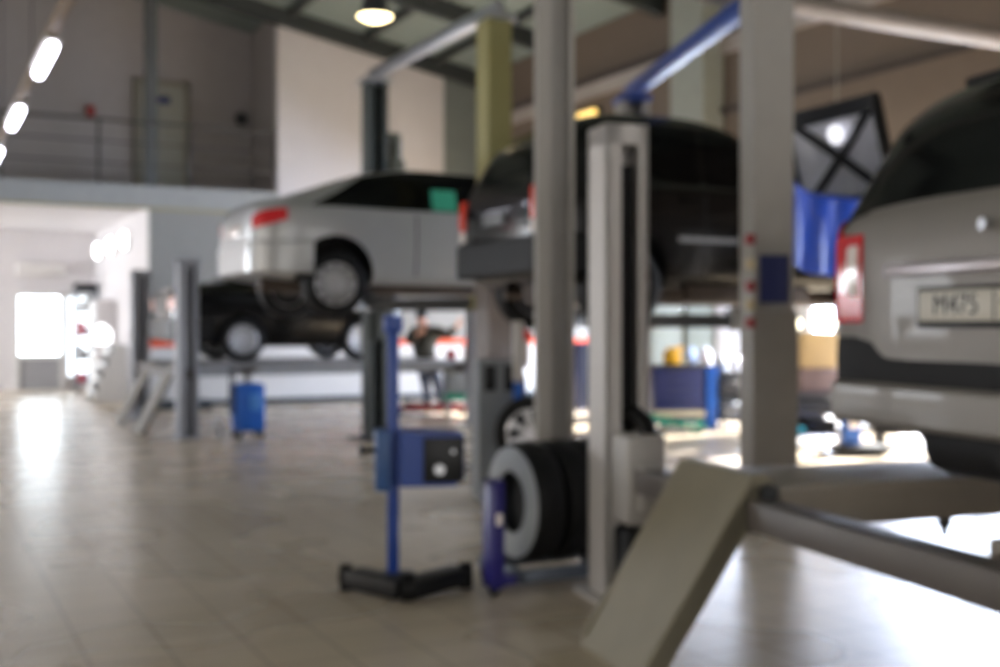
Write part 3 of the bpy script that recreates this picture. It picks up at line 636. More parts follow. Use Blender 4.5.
# tall free-standing H column in the middle
m = MB(); m.bb(-.12, -.09, -.11, .11, 0, 6.9); m.bb(.09, .12, -.11, .11, 0, 6.9); m.bb(-.12, .12, -.012, .012, 0, 6.9); m.bb(-.2, .2, -.2, .2, 0, .03)
m.bb(-.12,-.03,-.125,-.105,0,6.9)
solo(m, 'support_column', M_steelgrey, at(554, 7.5), R2*.4, 'tall grey steel roof column standing behind the tyres', 'column')

# four-post lifts. origin: rear-far post foot; x along the car, -y towards the other rear post
def four_post(Pp, rz, label, L, ysep, rz_top, H, pm, rm, runways, width=.235, ramps=(), cross_ext=0, fside=-1, post_rot=0):
    t = empty('four_post_lift', Pp, rz, label, 'car lift')
    for x in (0, L):
        for y in (0, fside*ysep):
            m = MB(); w = width/2
            m.bb(x-w, x-w+.025, y-w, y+w, 0, H); m.bb(x-w, x+w, y+w-.02, y+w, 0, H); m.bb(x+w-.025, x+w, y-w, y+w, 0, H); m.bb(x-w, x-w+.085, y-w, y-w+.02, 0, H); m.bb(x+w-.05, x+w, y-w, y-w+.02, 0, H)
            m.bb(x-w-.06, x+w+.06, y-w-.06, y+w+.06, 0, .02); m.bb(x-w, x+w, y-w, y+w, H-.1, H); m.build('post', pm, t)
    for x in (0, L):
        m = MB(); m.bb(x-.07, x+.07, min(0, fside*ysep), max(0, fside*ysep), rz_top-.17, rz_top-.05, .008); m.build('crossbeam', mat('brown_grey_beam', (88,82,78), .5), t)
    for (y0, y1) in runways:
        m = MB(); m.bb(.08, L-.0, y0, y1, rz_top-.04, rz_top, .004); m.bb(.08, L, y0, y0+.03, rz_top-.17, rz_top-.04); m.bb(.08, L, y1-.03, y1, rz_top-.17, rz_top-.04); m.build('runway', rm, t)
    return t
A3 = Vector((.61, 5.95, 0))
lf3 = four_post(A3, R3, 'pale four-post lift with beige ramp under the grey hatchback', 4.3, 3.6, Z3, 2.42, M_steelpale, mat('runway_paint', (135,126,114), .5), ((-1.42, -.80), (-3.15, -2.6)))
for px_ in (0, 4.3):
    for py_ in (0, -3.6): m = MB(); m.bb(px_-.028, px_+.062, py_-.06, py_-.0, .05, 2.22); m.build('slot_shade_strip', M_black, lf3)  # black strip standing in for the shade inside each slot
# inclined ramp flap
m = MB(); rl = .98; y0, y1 = -1.42, -.80
prof = [(.02, Z3+.05), (.05, Z3+.02), (-.46, .0), (-.53, .0), (-.53, .025), (-.05, Z3+.05)]
m.prism(prof, y0, y1)
m.bar((.0, y0+.015, Z3-.0), (-.49, y0+.015, .03), .03, .09); m.bar((.0, y1-.015, Z3-.0), (-.49, y1-.015, .03), .03, .09)
m.build('ramp', M_beige, lf3)
m = MB(); m.cyl((.02, y0-.03, Z3-.02), (.02, y1+.03, Z3-.02), .035); m.build('ramp_hinge', M_steeldark, lf3)
m = MB(); m.bb(-.10, .10, -.36, -.125, .42, .86, .02); m.bb(-.06, .06, -.42, -.36, .50, .72, .01); m.build('lifting_carriage', M_steelgrey, lf3, label='grey lifting carriage in the rear far post')
m = MB(); m.tube([(.0, -.02, .92), (.04, -.12, .95), (.06, -.22, .90), (.07, -.30, .78), (.07, -.32, .66)], .045); m.build('rubber_hose', M_black, lf3)
m = MB(); m.bb(-.09, .09, -.32, -.13, .03, .40, .03); m.build('lower_block', M_black, lf3, label='black block at the foot of the post')  # plain black block below the carriage
for x in (.9, 1.25):
    m = MB(); m.cyl((x, -1.39, Z3-.21), (x, -1.39, Z3-.165), .03); m.cyl((x, -1.39, Z3-.25), (x, -1.39, Z3-.2), .015); m.build('bolt', M_steeldark, lf3)
lf4 = four_post(P0, ROT, 'grey four-post lift at left that carries the black compact car', 4.0, 3.3, Z4, 2.22, mat('cool_grey_post', (150,152,160), .45), mat('mid_grey_runway', (128,128,130), .5), ((.62, 1.12), (2.15, 2.65)), fside=1, width=.24)
for y in (.62, 2.15):
    m = MB(); m.prism([(.06, Z4), (.02, Z4-.05), (-.40, .0), (-.46, .0), (-.46, .03), (.0, Z4)], y, y+.5); m.build('ramp', mat('pale_grey_ramp', (112,106,98), .6), lf4)

# ------------------------------------------------------------ headlight tester
p = at(398, 5.95); rz = math.radians(8)
t = empty('headlight_tester', p, rz, 'blue headlight tester on a black wheeled base in the aisle', 'workshop machine')
m = MB(); m.bar((-.24, .14, .075), (.03, -.12, .06), .15, .09, .01); m.bar((.03, -.12, .06), (.34, .12, .075), .15, .09, .01); m.box((.0, -.02, .08), (.18, .2, .08), bev=.015)
m.build('base', M_blackp, t)
for x, y in ((-.27, .15), (.36, .11), (.04, -.13)):
    m = MB(); m.cyl((x-.03, y, .07), (x+.035, y, .07), .07); m.cyl((x-.035, y, .07), (x+.04, y, .07), .025); m.build('castor', M_black, t)
m = MB(); m.bb(-.055, .005, -.02, .05, .10, 1.42, .006); m.build('post', M_blue, t)
m = MB(); m.bb(-.075, .025, -.04, .07, 1.36, 1.45, .01); m.build('post_cap', M_blue, t)
m = MB(); m.bb(-.12, -.04, -.10, .10, .55, .86, .015); m.build('slider', mat('slider_blue', (40,78,130), .45), t)
m = MB(); m.prism([(.0, .58), (.28, .58), (.33, .62), (.33, .84), (.0, .86)], -.15, .17); bx = m.build('optical_box', M_blue, t, sharp=20)
m = MB(); m.bb(.12, .325, -.162, -.15, .60, .83, .004); m.build('front_panel', M_blackp, bx)
for x, z, r in ((.2, .67, .026), (.27, .76, .010)):
    m = MB(); m.cyl((x, -.162, z), (x, -.185, z), r); m.build('knob', M_alum, bx)
m = MB(); m.cyl((-.1, -.05, .76), (-.18, -.08, .76), .012); m.cyl((-.18, -.08, .76), (-.20, -.085, .76), .03); m.build('handle', M_blackp, t)

# ------------------------------------------------------------ tyres on the blue trolley
p = at(506, 6.2); rz = ROT
t = empty('wheel_dolly', p, rz, 'low wheel dolly with navy upright, under the tyres in the middle', 'wheel dolly')
m = MB(); m.bb(-.05, .66, -.24, -.19, .05, .12, .006); m.bb(-.05, .66, .19, .24, .05, .12, .006); m.bb(-.05, .0, -.24, .24, .05, .12, .006); m.bb(.61, .66, -.24, .24, .05, .12, .006); m.build('tray', mat('blue_grey_rail', (92,100,112), .4, .3), t)
m = MB(); m.bb(-.20, -.13, -.24, -.11, .04, .60, .01); m.bb(-.16, .0, -.22, -.14, .05, .1); m.build('upright', mat('indigo_enamel', (34,30,110), .4), t)
m = MB(); m.box((-.165, -.243, .40), (.035, .008, .06), bev=.002); m.build('white_badge', M_lens, t)
for x, y in ((-.165, -.18), (-.03, .2), (.62, .2), (.62, -.2)):
    m = MB(); m.cyl((x-.015, y, .03), (x+.015, y, .03), .03); m.build('castor', M_black, t)
def tyre(x, label, face):
    o = empty('tyre', p+Matrix.Rotation(rz, 4, 'Z') @ Vector((x, 0, .118+.325)), rz, label, 'tyre', 'tyres on the wheel dolly')
    R, w = .325, .085; m = MB()
    m.lathe([(R*.60, -w*.75), (R*.64, -w), (R*.86, -w*1.02), (R*.96, -w*.85), (R, -w*.5), (R*.985, 0), (R, w*.5), (R*.96, w*.85), (R*.86, w*1.02), (R*.64, w), (R*.60, w*.75)], axis='x', n=56, close=True)
    m.build('tyre_carcass', M_black, o)
    if face:
        m = MB(); m.lathe([(R*.52, -w*.9), (R*.52, -w*1.12), (R*.86, -w*1.12), (R*.92, -w*1.0), (R*.86, -w*.9)], axis='x', n=56, close=True); m.build('sidewall', mat('dusty_sidewall', (150,154,156), .6, noise=.1), o)
        m = MB(); m.lathe([(.001, w*.1), (R*.60, w*.1), (R*.6, -w*.7), (R*.55, -w*.7), (R*.55, 0), (.001, 0)], axis='x', n=40); m.build('inner_rim', M_steeldark, o)
    return o
tyre(.12, 'tyre with pale grey outer face, front one on the dolly', True)
tyre(.31, 'all black tyre, middle one on the dolly', False); 
tyre(.49, 'all black tyre, rearmost on the dolly beside the grey column', False)

# wheel balancer with mounted alloy wheel
p = at(500, 9.3)
t = empty('wheel_balancer', p, .15, 'grey wheel balancer machine behind the tyres with a blue side post', 'workshop machine')
m = MB(); m.prism([(-.20, 0), (.18, 0), (.18, .98), (.10, 1.12), (-.20, 1.12)], -.2, .25, 'y'); m.build('cabinet', mat('machine_grey', (118,122,126), .45), t)
for x in (-.11, .05):
    m = MB(); m.bb(x-.045, x+.045, -.21, -.2, .98-.1, 1.08-.0, .004); m.build('display', M_blackp, t)
m = MB(); m.bb(.07, .14, -.30, -.22, 0, 1.42, .008); m.build('side_post', M_blue2, t)
m = MB(); m.bb(.065, .145, -.305, -.215, .95, 1.43, .008); m.build('post_sleeve', M_steelpale, t)
m = MB(); m.cyl((.17, -.30, 1.32), (.17, -.24, 1.32), .045); m.build('signal_lens', mat('signal_red', (230,30,30), .3), t)
m = MB(); m.box((.17, -.26, 1.17), (.05, .06, .22), bev=.02); m.build('white_bottle_holder', M_lens, t)
m = MB(); m.cyl((.19, -.1, .57), (.24, -.40, .57), .03); m.build('shaft', M_chrome, t)
wb = empty('car_wheel', p+Vector((.25, -.46, .57)), math.radians(-8), 'shiny alloy wheel mounted on the grey balancer behind the tyres', 'wheel')
wheel(wb, 0, 0, 0, .29, .18, -1, mat('polished_rim', (245,245,250), .2, .3, noise=0, coat=.5), 7)

# ------------------------------------------------------------ person
def skinned(name, chain, mm, parent, sub=2):
    """chain: list of (id, parent id or None, (x,y,z), radius or (rx,ry))"""
    me = bpy.data.meshes.new(name); idx = {c[0]: i for i, c in enumerate(chain)}
    me.from_pydata([c[2] for c in chain], [(idx[c[1]], idx[c[0]]) for c in chain if c[1] is not None], [])
    o = bpy.data.objects.new(name, me); COL.objects.link(o); sk = o.modifiers.new('s', 'SKIN'); sk.use_smooth_shade = True
    for i, c in enumerate(chain):
        r = c[3] if isinstance(c[3], tuple) else (c[3], c[3]); me.skin_vertices[0].data[i].radius = r; me.skin_vertices[0].data[i].use_root = (c[1] is None)
    ss = o.modifiers.new('u', 'SUBSURF'); ss.levels = sub; ss.render_levels = sub
    dg = bpy.context.evaluated_depsgraph_get(); me2 = bpy.data.meshes.new_from_object(o.evaluated_get(dg)); o.modifiers.clear(); o.data = me2
    me2.materials.clear(); me2.materials.append(mm); me2.polygons.foreach_set('use_smooth', [True]*len(me2.polygons)); o.parent = parent; return o
p = at(431, 18.6)
t = empty('person', p, 0, 'person in dark jacket and navy trousers bending under the silver sedan', 'person')
skin = mat('skin', (205,150,125), .5)
t.scale = (1, 1, .94)
ch = [('pel', None, (-.08, 0, .92), .13), ('ab', 'pel', (-.13, .03, 1.08), .13), ('chest', 'ab', (-.10, .08, 1.30), .15), ('nk', 'chest', (-.12, .02, 1.45), .06), ('hd0', 'nk', (-.14, -.03, 1.51), .07), ('hd1', 'hd0', (-.15, -.04, 1.60), .085), ('hd2', 'hd1', (-.15, -.03, 1.68), .05),
      ('shL', 'chest', (-.27, .06, 1.38), .075), ('elL', 'shL', (-.36, -.14, 1.20), .05), ('wrL', 'elL', (-.20, -.26, 1.34), .032), ('paL', 'wrL', (-.13, -.28, 1.40), .035),
      ('shR', 'chest', (.14, .06, 1.38), .075), ('elR', 'shR', (.28, -.08, 1.30), .05), ('wrR', 'elR', (.42, -.16, 1.46), .032), ('paR', 'wrR', (.46, -.18, 1.54), .035),
      ('hipL', 'pel', (-.16, 0, .84), .10), ('knL', 'hipL', (-.08, -.04, .48), .065), ('anL', 'knL', (-.06, .02, .10), .045), ('ftL', 'anL', (-.07, -.12, .045), .042),
      ('hipR', 'pel', (.02, .0, .84), .10), ('knR', 'hipR', (.10, -.03, .48), .065), ('anR', 'knR', (.20, .02, .10), .045), ('ftR', 'anR', (.22, -.12, .045), .042)]
body = skinned('body', ch, skin, t)
ch2 = [(a, b, c, (r+.018)) for a, b, c, r in ch if a in ('ab', 'chest', 'shL', 'elL', 'wrL', 'shR', 'elR', 'wrR')]
ch2 = [('low', None, (-.08, .0, .76), .17), ('ab', 'low', (-.09, .01, .94), .20), ('mid', 'ab', (-.13, .03, 1.10), .17), ('chest', 'mid', (-.10, .08, 1.30), .19)]+[(c[0], c[1], c[2], c[3]+.012) for c in ch2[2:]]
skinned('jacket', ch2, mat('dark_olive_cloth', (38,36,26), .8, noise=.15), t)
ch3 = [('pel', None, (-.08, 0, .93), .19)]+[(a, b, c, r+.02) for a, b, c, r in ch if a in ('hipL', 'knL', 'anL', 'hipR', 'knR', 'anR')]
skinned('trousers', ch3, mat('navy_cloth', (44,52,70), .8, noise=.12), t)
for sx, ax in ((-.07, -.06), (.22, .20)):
    m = MB(); m.tube([(sx, -.19, .045), (sx, -.12, .05), (ax, -.02, .07), (ax, .07, .06)], [.03, .048, .055, .04]); m.build('shoe', M_blackp, t)
m = MB(); m.lathe([(.098, 0), (.10, .03), (.085, .085), (.05, .12), (.001, .13)], (-.15, -.035, 1.61), n=24); m.box((-.15, -.145, 1.62), (.14, .12, .015), bev=.006); m.build('cap', M_blackp, t)
m = MB(); m.box((-.15, -.13, 1.575), (.02, .03, .03), bev=.008)
for sx in (-.03, .03): m.cyl((-.15+sx, -.118, 1.60), (-.15+sx, -.126, 1.60), .01, n=10)
m.box((-.15, -.118, 1.54), (.045, .015, .01), bev=.003); m.build('face_features', mat('face_shade', (150,95,80), .6), t)
# fingers on both hands
for s_, wx, pa in ((-1, (-.20,-.26,1.34), (-.13,-.28,1.40)), (1, (.42,-.16,1.46), (.46,-.18,1.54))):
    wv, pv = Vector(wx), Vector(pa); d = (pv-wv).normalized(); sd = d.cross(Vector((0,1,0))).normalized(); hm = MB()
    for k in range(4):
        b = pv+sd*(-.03+.02*k)+d*.01; L = (.065, .078, .072, .055)[k]; hm.tube([b, b+d*L*.5+Vector((0,-.008,0)), b+d*L*.9+Vector((0,-.03,0))], [.0095, .009, .007], 8)
    b = wv.lerp(pv, .5)+sd*-.03; hm.tube([b, b-sd*.025+d*.025, b-sd*.03+d*.055], [.011, .01, .008], 8)
    hm.build('fingers', skin, t)

# ------------------------------------------------------------ red floor jack beside the person
p = at(432, 18.0)
t = empty('floor_jack', p, math.radians(4), 'long low dark red floor jack lying in front of the person', 'floor jack')
m = MB(); m.prism([(-.55, .06), (.52, .05), (.56, .12), (.35, .17), (-.3, .15), (-.55, .13)], -.14, -.09); m.prism([(-.55, .06), (.52, .05), (.56, .12), (.35, .17), (-.3, .15), (-.55, .13)], .09, .14); m.bb(-.5, .1, -.09, .09, .08, .12); m.build('chassis', M_redp, t)
m = MB(); m.bar((.3, 0, .12), (-.35, 0, .17), .08, .04); m.build('lifting_arm', M_redp, t)
m = MB(); m.cyl((-.38, 0, .16), (-.38, 0, .20), .06); m.build('saddle', M_steeldark, t)
m = MB(); m.cyl((.5, 0, .12), (.62, 0, .4), .016, n=10); m.build('handle', M_steeldark, t)
for x in (-.5, .46):
    for y in (-.155, .155): m = MB(); m.cyl((x, y-.015, .05), (x, y+.015, .05), .05); m.build('wheel', M_steeldark, t)

# ------------------------------------------------------------ waste oil drainer
p = at(248, 14.35)
t = empty('oil_drainer', p, ROT, 'blue waste oil tank with grey funnel under the black compact car', 'oil drainer')
m = MB(); m.box((0, 0, .38), (.36, .36, .60), bev=.05); m.build('tank', M_blue2, t)
m = MB(); m.cyl((0, 0, .68), (0, 0, .78), .045); m.lathe([(.04, .78), (.18, .86), (.19, .87), (.17, .875), (.03, .79)], n=28); m.build('funnel', mat('grimy_grey', (120,116,110), .5, .3), t)
m = MB(); m.box((.05, -.19, .45), (.14, .02, .2), bev=.008); m.build('gauge_panel', mat('pale_blue_panel', (70,130,200), .4), t)
for x in (-.14, .14):
    for y in (-.14, .14):
        m = MB(); m.cyl((x-.02, y, .045), (x+.02, y, .045), .045); m.build('castor', M_black, t)
m = MB(); m.cyl((-.2, .1, .3), (-.2, .1, .86), .015); m.cyl((-.2, -.1, .3), (-.2, -.1, .86), .015); m.cyl((-.2, -.1, .86), (-.2, .1, .86), .015); m.build('push_handle', M_steeldark, t)
m = MB(); m.lathe([(.055, 0), (.06, .01), (.06, .16), (.02, .21), (.02, .24), (.001, .24)], n=24); solo(m, 'plastic_bottle', mat('translucent_white_plastic', (190,190,192), .4), at(217, 14.2), 0, 'small pale bottle on the floor left of the blue oil tank', 'bottle')

# ------------------------------------------------------------ far room furniture
p = B(3.0, 23.0)
t = empty('shelf_unit', B(3.33, 25.9), ROT, 'dark topped grey shelf unit near the glazed door of the far room', 'shelf')
m = MB()
for x in (-.2, .2):
    for y in (-.25, .25): m.bb(x-.02, x+.02, y-.02, y+.02, 0, 2.1)
for z in (.15, .65, 1.15, 1.65, 2.08): m.bb(-.22, .22, -.27, .27, z, z+.03)
m.build('rack_frame', mat('grey_rack', (120,124,130), .5), t)
m = MB(); m.bb(-.22, .22, -.27, .27, 2.11, 2.28, .02); m.build('top_box', M_blackp, t)
cl = [(178,40,60), (70,90,150), (220,220,220), (60,62,66), (150,160,170)]
k = 0
for z, items in ((.18, 2), (.68, 3), (1.18, 2), (1.68, 2)):
    for j in range(items):
        h = .2+.1*((k*7) % 3)/2; m = MB(); m.box((0, 0, h/2), (.13, .3, h), bev=.01); m.box((0, -.151, h*.6), (.05, .01, .02))
        lb = ['lowest', 'second', 'third', 'fourth'][[.18, .68, 1.18, 1.68].index(z)]; pos = ['left', 'middle', 'right'][j] if items == 3 else ['left', 'right'][j]
        solo(m, 'storage_box', mat('box_%d' % (k % 5), cl[k % 5], .6), B(3.33, 25.9, z)+Vector((CA, SA, 0))*(-.12+.14*j if items == 3 else -.08+.17*j), ROT, '%s box on the %s shelf of the grey unit in the far room' % (pos, lb), 'box', 'boxes on the grey shelf unit'); k += 1
# white tyre rack with stacked white wheels
t = empty('parts_rack', B(3.22, 22.2), ROT, 'white sloped parts rack with dark slots left of the black post', 'rack')
m = MB()
for y in (-.45, .45): m.prism([(-.30, 0), (.3, 0), (.3, 1.05), (.10, 1.05)], y-.02, y+.02)
for i in range(4):
    z = .12+.25*i; m.bb(-.27+.09*i, .3, -.45, .45, z, z+.02); m.bb(-.28+.09*i, -.26+.09*i, -.45, .45, z, z+.1)
m.build('rack_frame', M_lower, t)
for i in range(4):
    z = .14+.25*i; m = MB(); m.bb(-.20+.09*i, .25, -.40, .40, z, z+.08, .01); m.build('dark_tray', M_steeldark, t)
m = MB(); m.lathe([(.001, 0), (.13, 0), (.17, .1), (.17, .22), (.12, .3), (.001, .3)], n=28); m.cyl((0,0,.3), (0,0,.36), .06)
solo(m, 'work_lamp', emit('white_glow', (250,250,255), 2.2), B(3.15, 22.2, 1.05), 0, 'glowing white work lamp standing on the white parts rack', 'lamp')
t = empty('folding_cabinet', B(3.42, 24.1), ROT, 'white cabinet against the right wall of the far room', 'cabinet')
m = MB(); m.bb(-.18, .2, -.5, .5, 0, 1.9, .01); m.build('body', M_white, t)
for y in (-.25, .25):
    m = MB(); m.bb(-.2, -.18, y-.24, y+.24, .05, 1.85, .004); d = m.build('door', M_lower, t)
    m = MB(); m.bb(-.23, -.2, y-.02*(1 if y < 0 else -1)*-8-.01, y-.02*(1 if y < 0 else -1)*-8+.01, .9, 1.1); m.build('door_handle', M_steeldark, d)
m = MB(); m.cyl((0,0,0), (0,-.03,0), .13); m.cyl((0,-.03,0), (0,-.06,0), .09)
solo(m, 'round_wall_lamp', emit('white_glow', (250,250,255), 2.2), B(4.1, YF-.03, 1.5), ROT, 'round white light on the grey wall left of the front grey post', 'wall lamp')
m = MB(); m.bb(-.5, .5, -.12, .12, 0, .16, .02); m.bb(-.45, -.3, -.1, .1, .16, .22)
solo(m, 'parts_trough', M_base, B(4.0, 19.4), ROT, 'dark low trough on the floor along the wall at left', 'trough')
m = MB(); m.bb(-.05, .05, -.04, .04, 0, 2.2, .01); m.bb(-.12, .12, -.1, .1, 0, .03); m.bb(-.07, .07, -.06, .06, 2.2, 2.24)
solo(m, 'door_post', M_blackp, B(3.5, 19.7), ROT, 'black upright post at the corner of the far room', 'post')

# ------------------------------------------------------------ bench area beyond the SUV lift
def crate_box(px, d, w, dp, h, mm, name, label, cat, z=0, rz=ROT*.4, group=None, detail=True):
    m = MB(); m.box((0, 0, h/2), (w, dp, h), bev=min(.02, h*.1))
    if detail: m.box((0, -dp/2-.004, h*.82), (w*.9, .012, .02)); m.box((0, -dp/2-.01, h*.9), (w*.3, .02, .025), bev=.005)
    return solo(m, name, mm, at(px, d, z), rz, label, cat, group)
# tall pale cabinets against the light
for px, w, c, lb in ((664, .46, (150,162,160), 'tall pale green grey locker left of the others behind the tool bench'), (697, .40, (128,140,138), 'darker middle locker of the tall ones behind the tool bench'), (727, .42, (160,162,166), 'tall grey locker nearest the wide column behind the tool bench')):
    t = empty('locker', at(px+2, 18.3), ROT*.3, lb, 'locker', 'lockers behind the tool bench'); t.scale = (1.15, 1, 1)
    m = MB(); m.box((0, .15, .85), (w, .4, 1.7), bev=.01); m.build('body', mat('locker_%d' % px, c, .5), t)
    m = MB(); m.box((0, -.06, .85), (w-.04, .02, 1.62), bev=.004); d = m.build('door', mat('locker_%d' % px, c, .5), t)
    m = MB(); m.box((w*.35, -.08, .9), (.02, .03, .12), bev=.004); m.build('door_handle', M_steeldark, d)
# blue work bench with drawers
p = at(680, 15.4); t = empty('tool_cabinet', p, ROT*.25, 'navy blue tool cabinet with beige strip, left of the wide column', 'tool cabinet'); t.scale = (1.3, 1.2, .85)
m = MB(); m.bb(-.27, .27, 0, .5, .08, .98, .01); m.build('body', M_navy, t)
for k in range(4):
    m = MB(); z = .34+.155*k; m.bb(-.25, .25, -.02, 0, z, z+.14, .004); d = m.build('drawer', M_navy, t)
    m = MB(); m.bb(-.15, .15, -.035, -.02, z+.1, z+.12, .003); m.build('drawer_handle', M_steeldark, d)
m = MB(); m.bb(-.28, .26, -.03, .0, .20, .30, .004); m.build('beige_strip', M_tape, t)
m = MB(); m.bb(.27, .39, -.04, .48, .02, 1.0, .01); m.build('side_panel', M_blue2, t)
m = MB(); m.bb(-.3, .4, -.05, .52, .98, 1.02, .005); m.build('worktop', M_steeldark, t)
for x in (-.2, .2):
    m = MB(); m.cyl((x, .05, .04), (x+.03, .05, .04), .04); m.build('castor', M_black, t)
TC = p
p = at(736, 15.4); t = empty('shelf_cart', p, ROT*.25, 'dark shelf cart with grey boxes between navy cabinet and wide column', 'cart'); t.scale = (1.25, 1.2, .85)
m = MB()
for z in (.12, .5, .86): m.bb(-.16, .2, 0, .45, z, z+.03)
for x in (-.15, .19):
    for y in (.01, .44): m.bb(x-.012, x+.012, y-.012, y+.012, 0, .89)
m.bb(-.16, .2, .44, .455, .1, .89); m.build('frame', M_steeldark, t)
m = MB(); m.box((-.04, .2, .26), (.18, .3, .22), bev=.02); m.build('grey_bin', mat('bin_grey', (120,120,122), .6), t)
m = MB(); m.box((.11, .2, .27), (.10, .3, .24), bev=.02); m.build('pale_bin', mat('bin_pale', (175,180,190), .5), t)
m = MB(); m.box((.0, .2, .64), (.3, .3, .2), bev=.02); m.build('dark_bin', mat('bin_dark', (72,70,70), .6), t)
# things on top
m = MB(); m.lathe([(.001, 0), (.08, 0), (.10, .05), (.09, .13), (.05, .17), (.001, .18)], n=24); m.box((.07, 0, .16), (.1, .05, .05), ry=-.5, bev=.015)
solo(m, 'yellow_canister', M_yellow, at(672, 15.7, .868), 0, 'yellow canister on top of the navy tool cabinet', 'canister').scale = (1.3, 1.3, 1.3)
for px, r, z, c, lb in ((690, .06, 1.02, (170,190,225), 'bluish shiny jar right of the yellow canister'), (705, .065, 1.02, (225,220,225), 'white shiny jar on the right end of the navy cabinet'), (722, .055, .89, (160,165,172), 'grey jar standing on the dark shelf cart'), (736, .055, .89, (230,230,235), 'white jar on the shelf cart beside the wide column')):
    m = MB(); m.lathe([(.001, 0), (r, 0), (r*1.05, .03), (r, .12), (r*.6, .15), (r*.6, .17), (.001, .175)], n=24)
    solo(m, 'jar', mat('jar_%d' % px, c, .12, .6, noise=0), at(px, 15.75 if px < 710 else 15.6, z*.85), 0, lb, 'jar', 'jars on the tool cabinets').scale = (1.35, 1.35, 1.3)
t = empty('metal_cabinet', at(583, 18.6), ROT, 'small dark navy cabinet seen in the gap left of the pale post', 'cabinet')
m = MB(); m.bb(-.22, .22, -.2, .2, .04, 1.12, .01); m.build('body', M_navy, t)
m = MB(); m.bb(-.2, .2, -.22, -.2, .08, 1.08, .004); d = m.build('door', mat('dark_navy_door', (24,34,62), .5), t)
m = MB(); m.bb(.12, .14, -.24, -.22, .6, .72, .003); m.build('door_handle', M_alum, d)
t = empty('metal_cabinet', at(866, 16.0), .1, 'tall grey cabinet added to block window glare behind the grey hatchback bumper', 'cabinet')  # added to block the overbright bay window behind
m = MB(); m.bb(-.4, .4, -.2, .2, .04, 1.95, .01); m.build('body', mat('grey_glare_blocker', (90,88,88), .5), t)
for x in (-.2, .2):
    m = MB(); m.bb(x-.19, x+.19, -.22, -.2, .08, 1.9, .004); d = m.build('door', mat('grey_glare_blocker', (90,88,88), .5), t)
    m = MB(); m.bb(x*.25-.01, x*.25+.01, -.24, -.22, .9, 1.05, .003); m.build('door_handle', M_steeldark, d)
# teal netting / hose heap in front of the cabinet
m = MB()
for k in range(11):
    c = Vector((-.3+.058*k, random.uniform(-.03, .03), .16-.010*k+.02)); a = random.uniform(0, 3)
    m.tube([c+Vector((.06*math.cos(q), .05*math.sin(q)*math.cos(a), .05*math.sin(q)*math.sin(a)+.0)) for q in [2*PI*i/10 for i in range(11)]], .012, 8)
for o in [solo(m, 'teal_hose_coil', M_green, at(668, 14.9, -.02), 0, 'tangled teal hose on the floor below the navy cabinet', 'hose')]: o.scale = (1.35, 1.35, 1.3)
# right of the wide column: crate, cart, blue post
t = empty('parts_cart', at(817, 13.2), ROT*.3, 'dark parts cart with teal items, right of the wide column', 'cart'); t.scale = (1.25, 1.2, .8)
m = MB()
for z in (.16, .45, .72): m.bb(-.26, .26, 0, .45, z, z+.035)
for x in (-.25, .25):
    for y in (.01, .44): m.bb(x-.015, x+.015, y-.015, y+.015, .06, .78)
m.bb(-.26, .26, .44, .455, .1, .76); m.build('frame', mat('pewter_cart', (84,86,92), .4, .4), t)
for x in (-.23, .23):
    m = MB(); m.cyl((x, .05, .045), (x+.03, .05, .045), .045); m.build('castor', M_black, t)
m = MB(); m.bb(-.22, .2, .05, .4, .485, .68, .02); m.build('dark_tray', M_steeldark, t)
m = MB(); m.bb(-.24, -.12, -.02, .1, .195, .30, .02); m.build('teal_bin', mat('teal_bin_paint', (20,150,170), .4), t)
m = MB(); m.bb(-.08, .22, .05, .4, .195, .38, .02); m.build('black_bin', M_blackp, t)
m = MB(); m.box((0, 0, .18), (.36, .3, .36), bev=.02); m.box((0, 0, .365), (.05, .3, .006))
solo(m, 'cardboard_box', mat('cardboard', (176,152,112), .8), at(814, 13.5, .90), .1, 'beige cardboard box stacked above the dark parts cart', 'box').scale = (1.25, 1.2, 1.15)
m = MB(); m.box((0, 0, .117), (.40, .34, .235), bev=.02); m.box((0, -.17, .16), (.1, .02, .03))
solo(m, 'storage_crate', mat('mauve_crate', (118,100,98), .7), at(814, 13.5, .606), .1, 'brown grey crate between the cardboard box and the cart', 'crate').scale = (1.25, 1.2, 1.24)
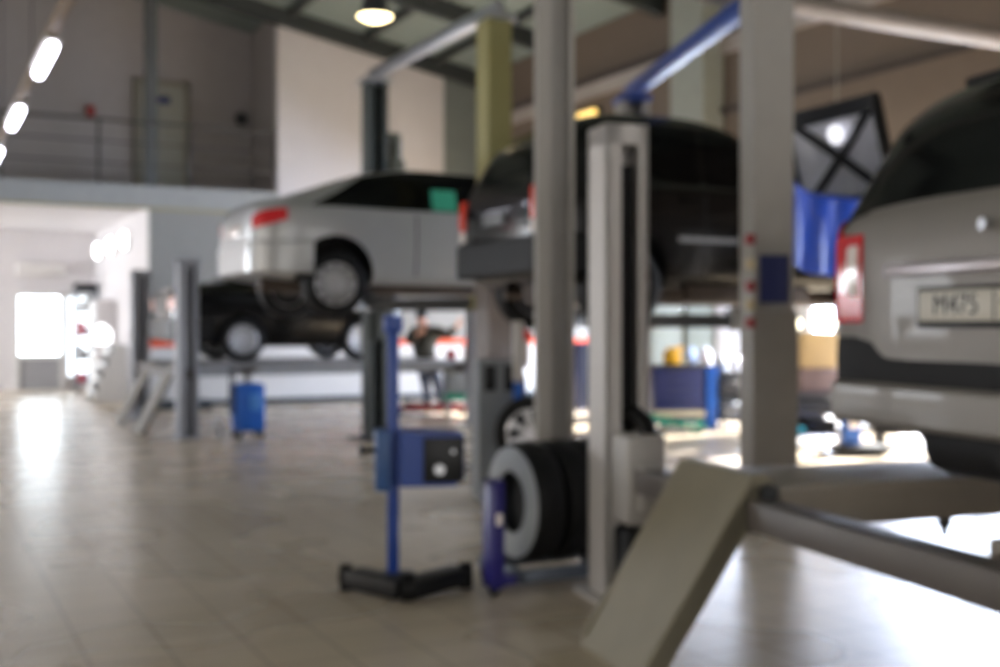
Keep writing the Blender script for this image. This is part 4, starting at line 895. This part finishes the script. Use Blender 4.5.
for px, z, r, lb, c in ((797, 1.35, .05, 'small warm lit lamp on the left of the cardboard box', (255,245,190)), (828, 1.35, .075, 'larger warm lit lamp on the right of the cardboard box', (255,245,205))):
    t = empty('inspection_lamp', at(px, 13.25, z), 0, lb, 'lamp'); t.scale = (1.25, 1.25, 1.25)
    m = MB(); m.cyl((0, .04, 0), (0, .04, .06), r*.7); m.build('lamp_body', M_steeldark, t)
    m = MB(); m.lathe([(.001, -.05), (r*.6, -.045), (r, 0), (r*.9, .02), (.001, .03)], (0, -.0, .05), 'y', 24); m.build('lamp_lens', emit('warm_glow', (255,245,200), 3.0), t)
t = empty('trolley_jack_stand', at(851, 12.4), 0, 'bright blue stand with dark base under the grey hatchback', 'jack stand'); t.scale = (1.2, 1.2, .78)
m = MB(); m.bb(-.07, .07, -.07, .07, .10, .62, .01); m.build('column', M_blue2, t)
m = MB(); m.bb(-.16, .3, -.16, .16, .02, .14, .02); m.build('foot', M_steeldark, t)
m = MB(); m.cyl((0, -.07, .42), (0, -.09, .42), .05); m.build('round_gauge', M_lens, t)
m = MB(); m.bb(-.09, .09, -.09, .09, .62, .68, .01); m.build('head', M_steeldark, t)
# low machine behind, dark with blue
t = empty('compressor', at(905, 13.4), 0, 'dark air compressor on the floor beyond the grey hatchback', 'compressor')
m = MB(); m.lathe([(.001, -.42), (.14, -.40), (.18, -.32), (.18, .32), (.14, .40), (.001, .42)], (0, 0, .30), 'x', 32); m.build('tank', M_steeldark, t)
m = MB(); m.box((0, 0, .58), (.4, .26, .2), bev=.03); m.cyl((.24, 0, .58), (.28, 0, .58), .14); m.build('motor', M_blackp, t)
for x in (-.3, .3):
    m = MB(); m.bb(x-.03, x+.03, -.14, .14, 0, .14); m.build('foot', M_steeldark, t)
# stuff seen under the sedan at right: machine with teal tray
t = empty('parts_washer', at(462, 17.2), .2, 'grey parts washer with teal tray right of the person', 'parts washer')
m = MB(); m.box((0, .1, .62), (.5, .5, .5), bev=.03)
for x in (-.2, .2):
    for y in (-.1, .3): m.bb(x-.02, x+.02, y-.02, y+.02, 0, .4)
m.build('cabinet', mat('washer_grey', (132,138,142), .5), t)
m = MB(); m.bb(-.26, .26, -.2, .34, .28, .38, .02); m.build('tray', M_green, t)
m = MB(); m.box((-.15, .1, .95), (.14, .14, .16), bev=.03); m.build('red_can', M_redp, t)
m = MB(); m.cyl((.1, .1, .87), (.1, .1, 1.1), .07); m.build('white_can', M_lens, t)
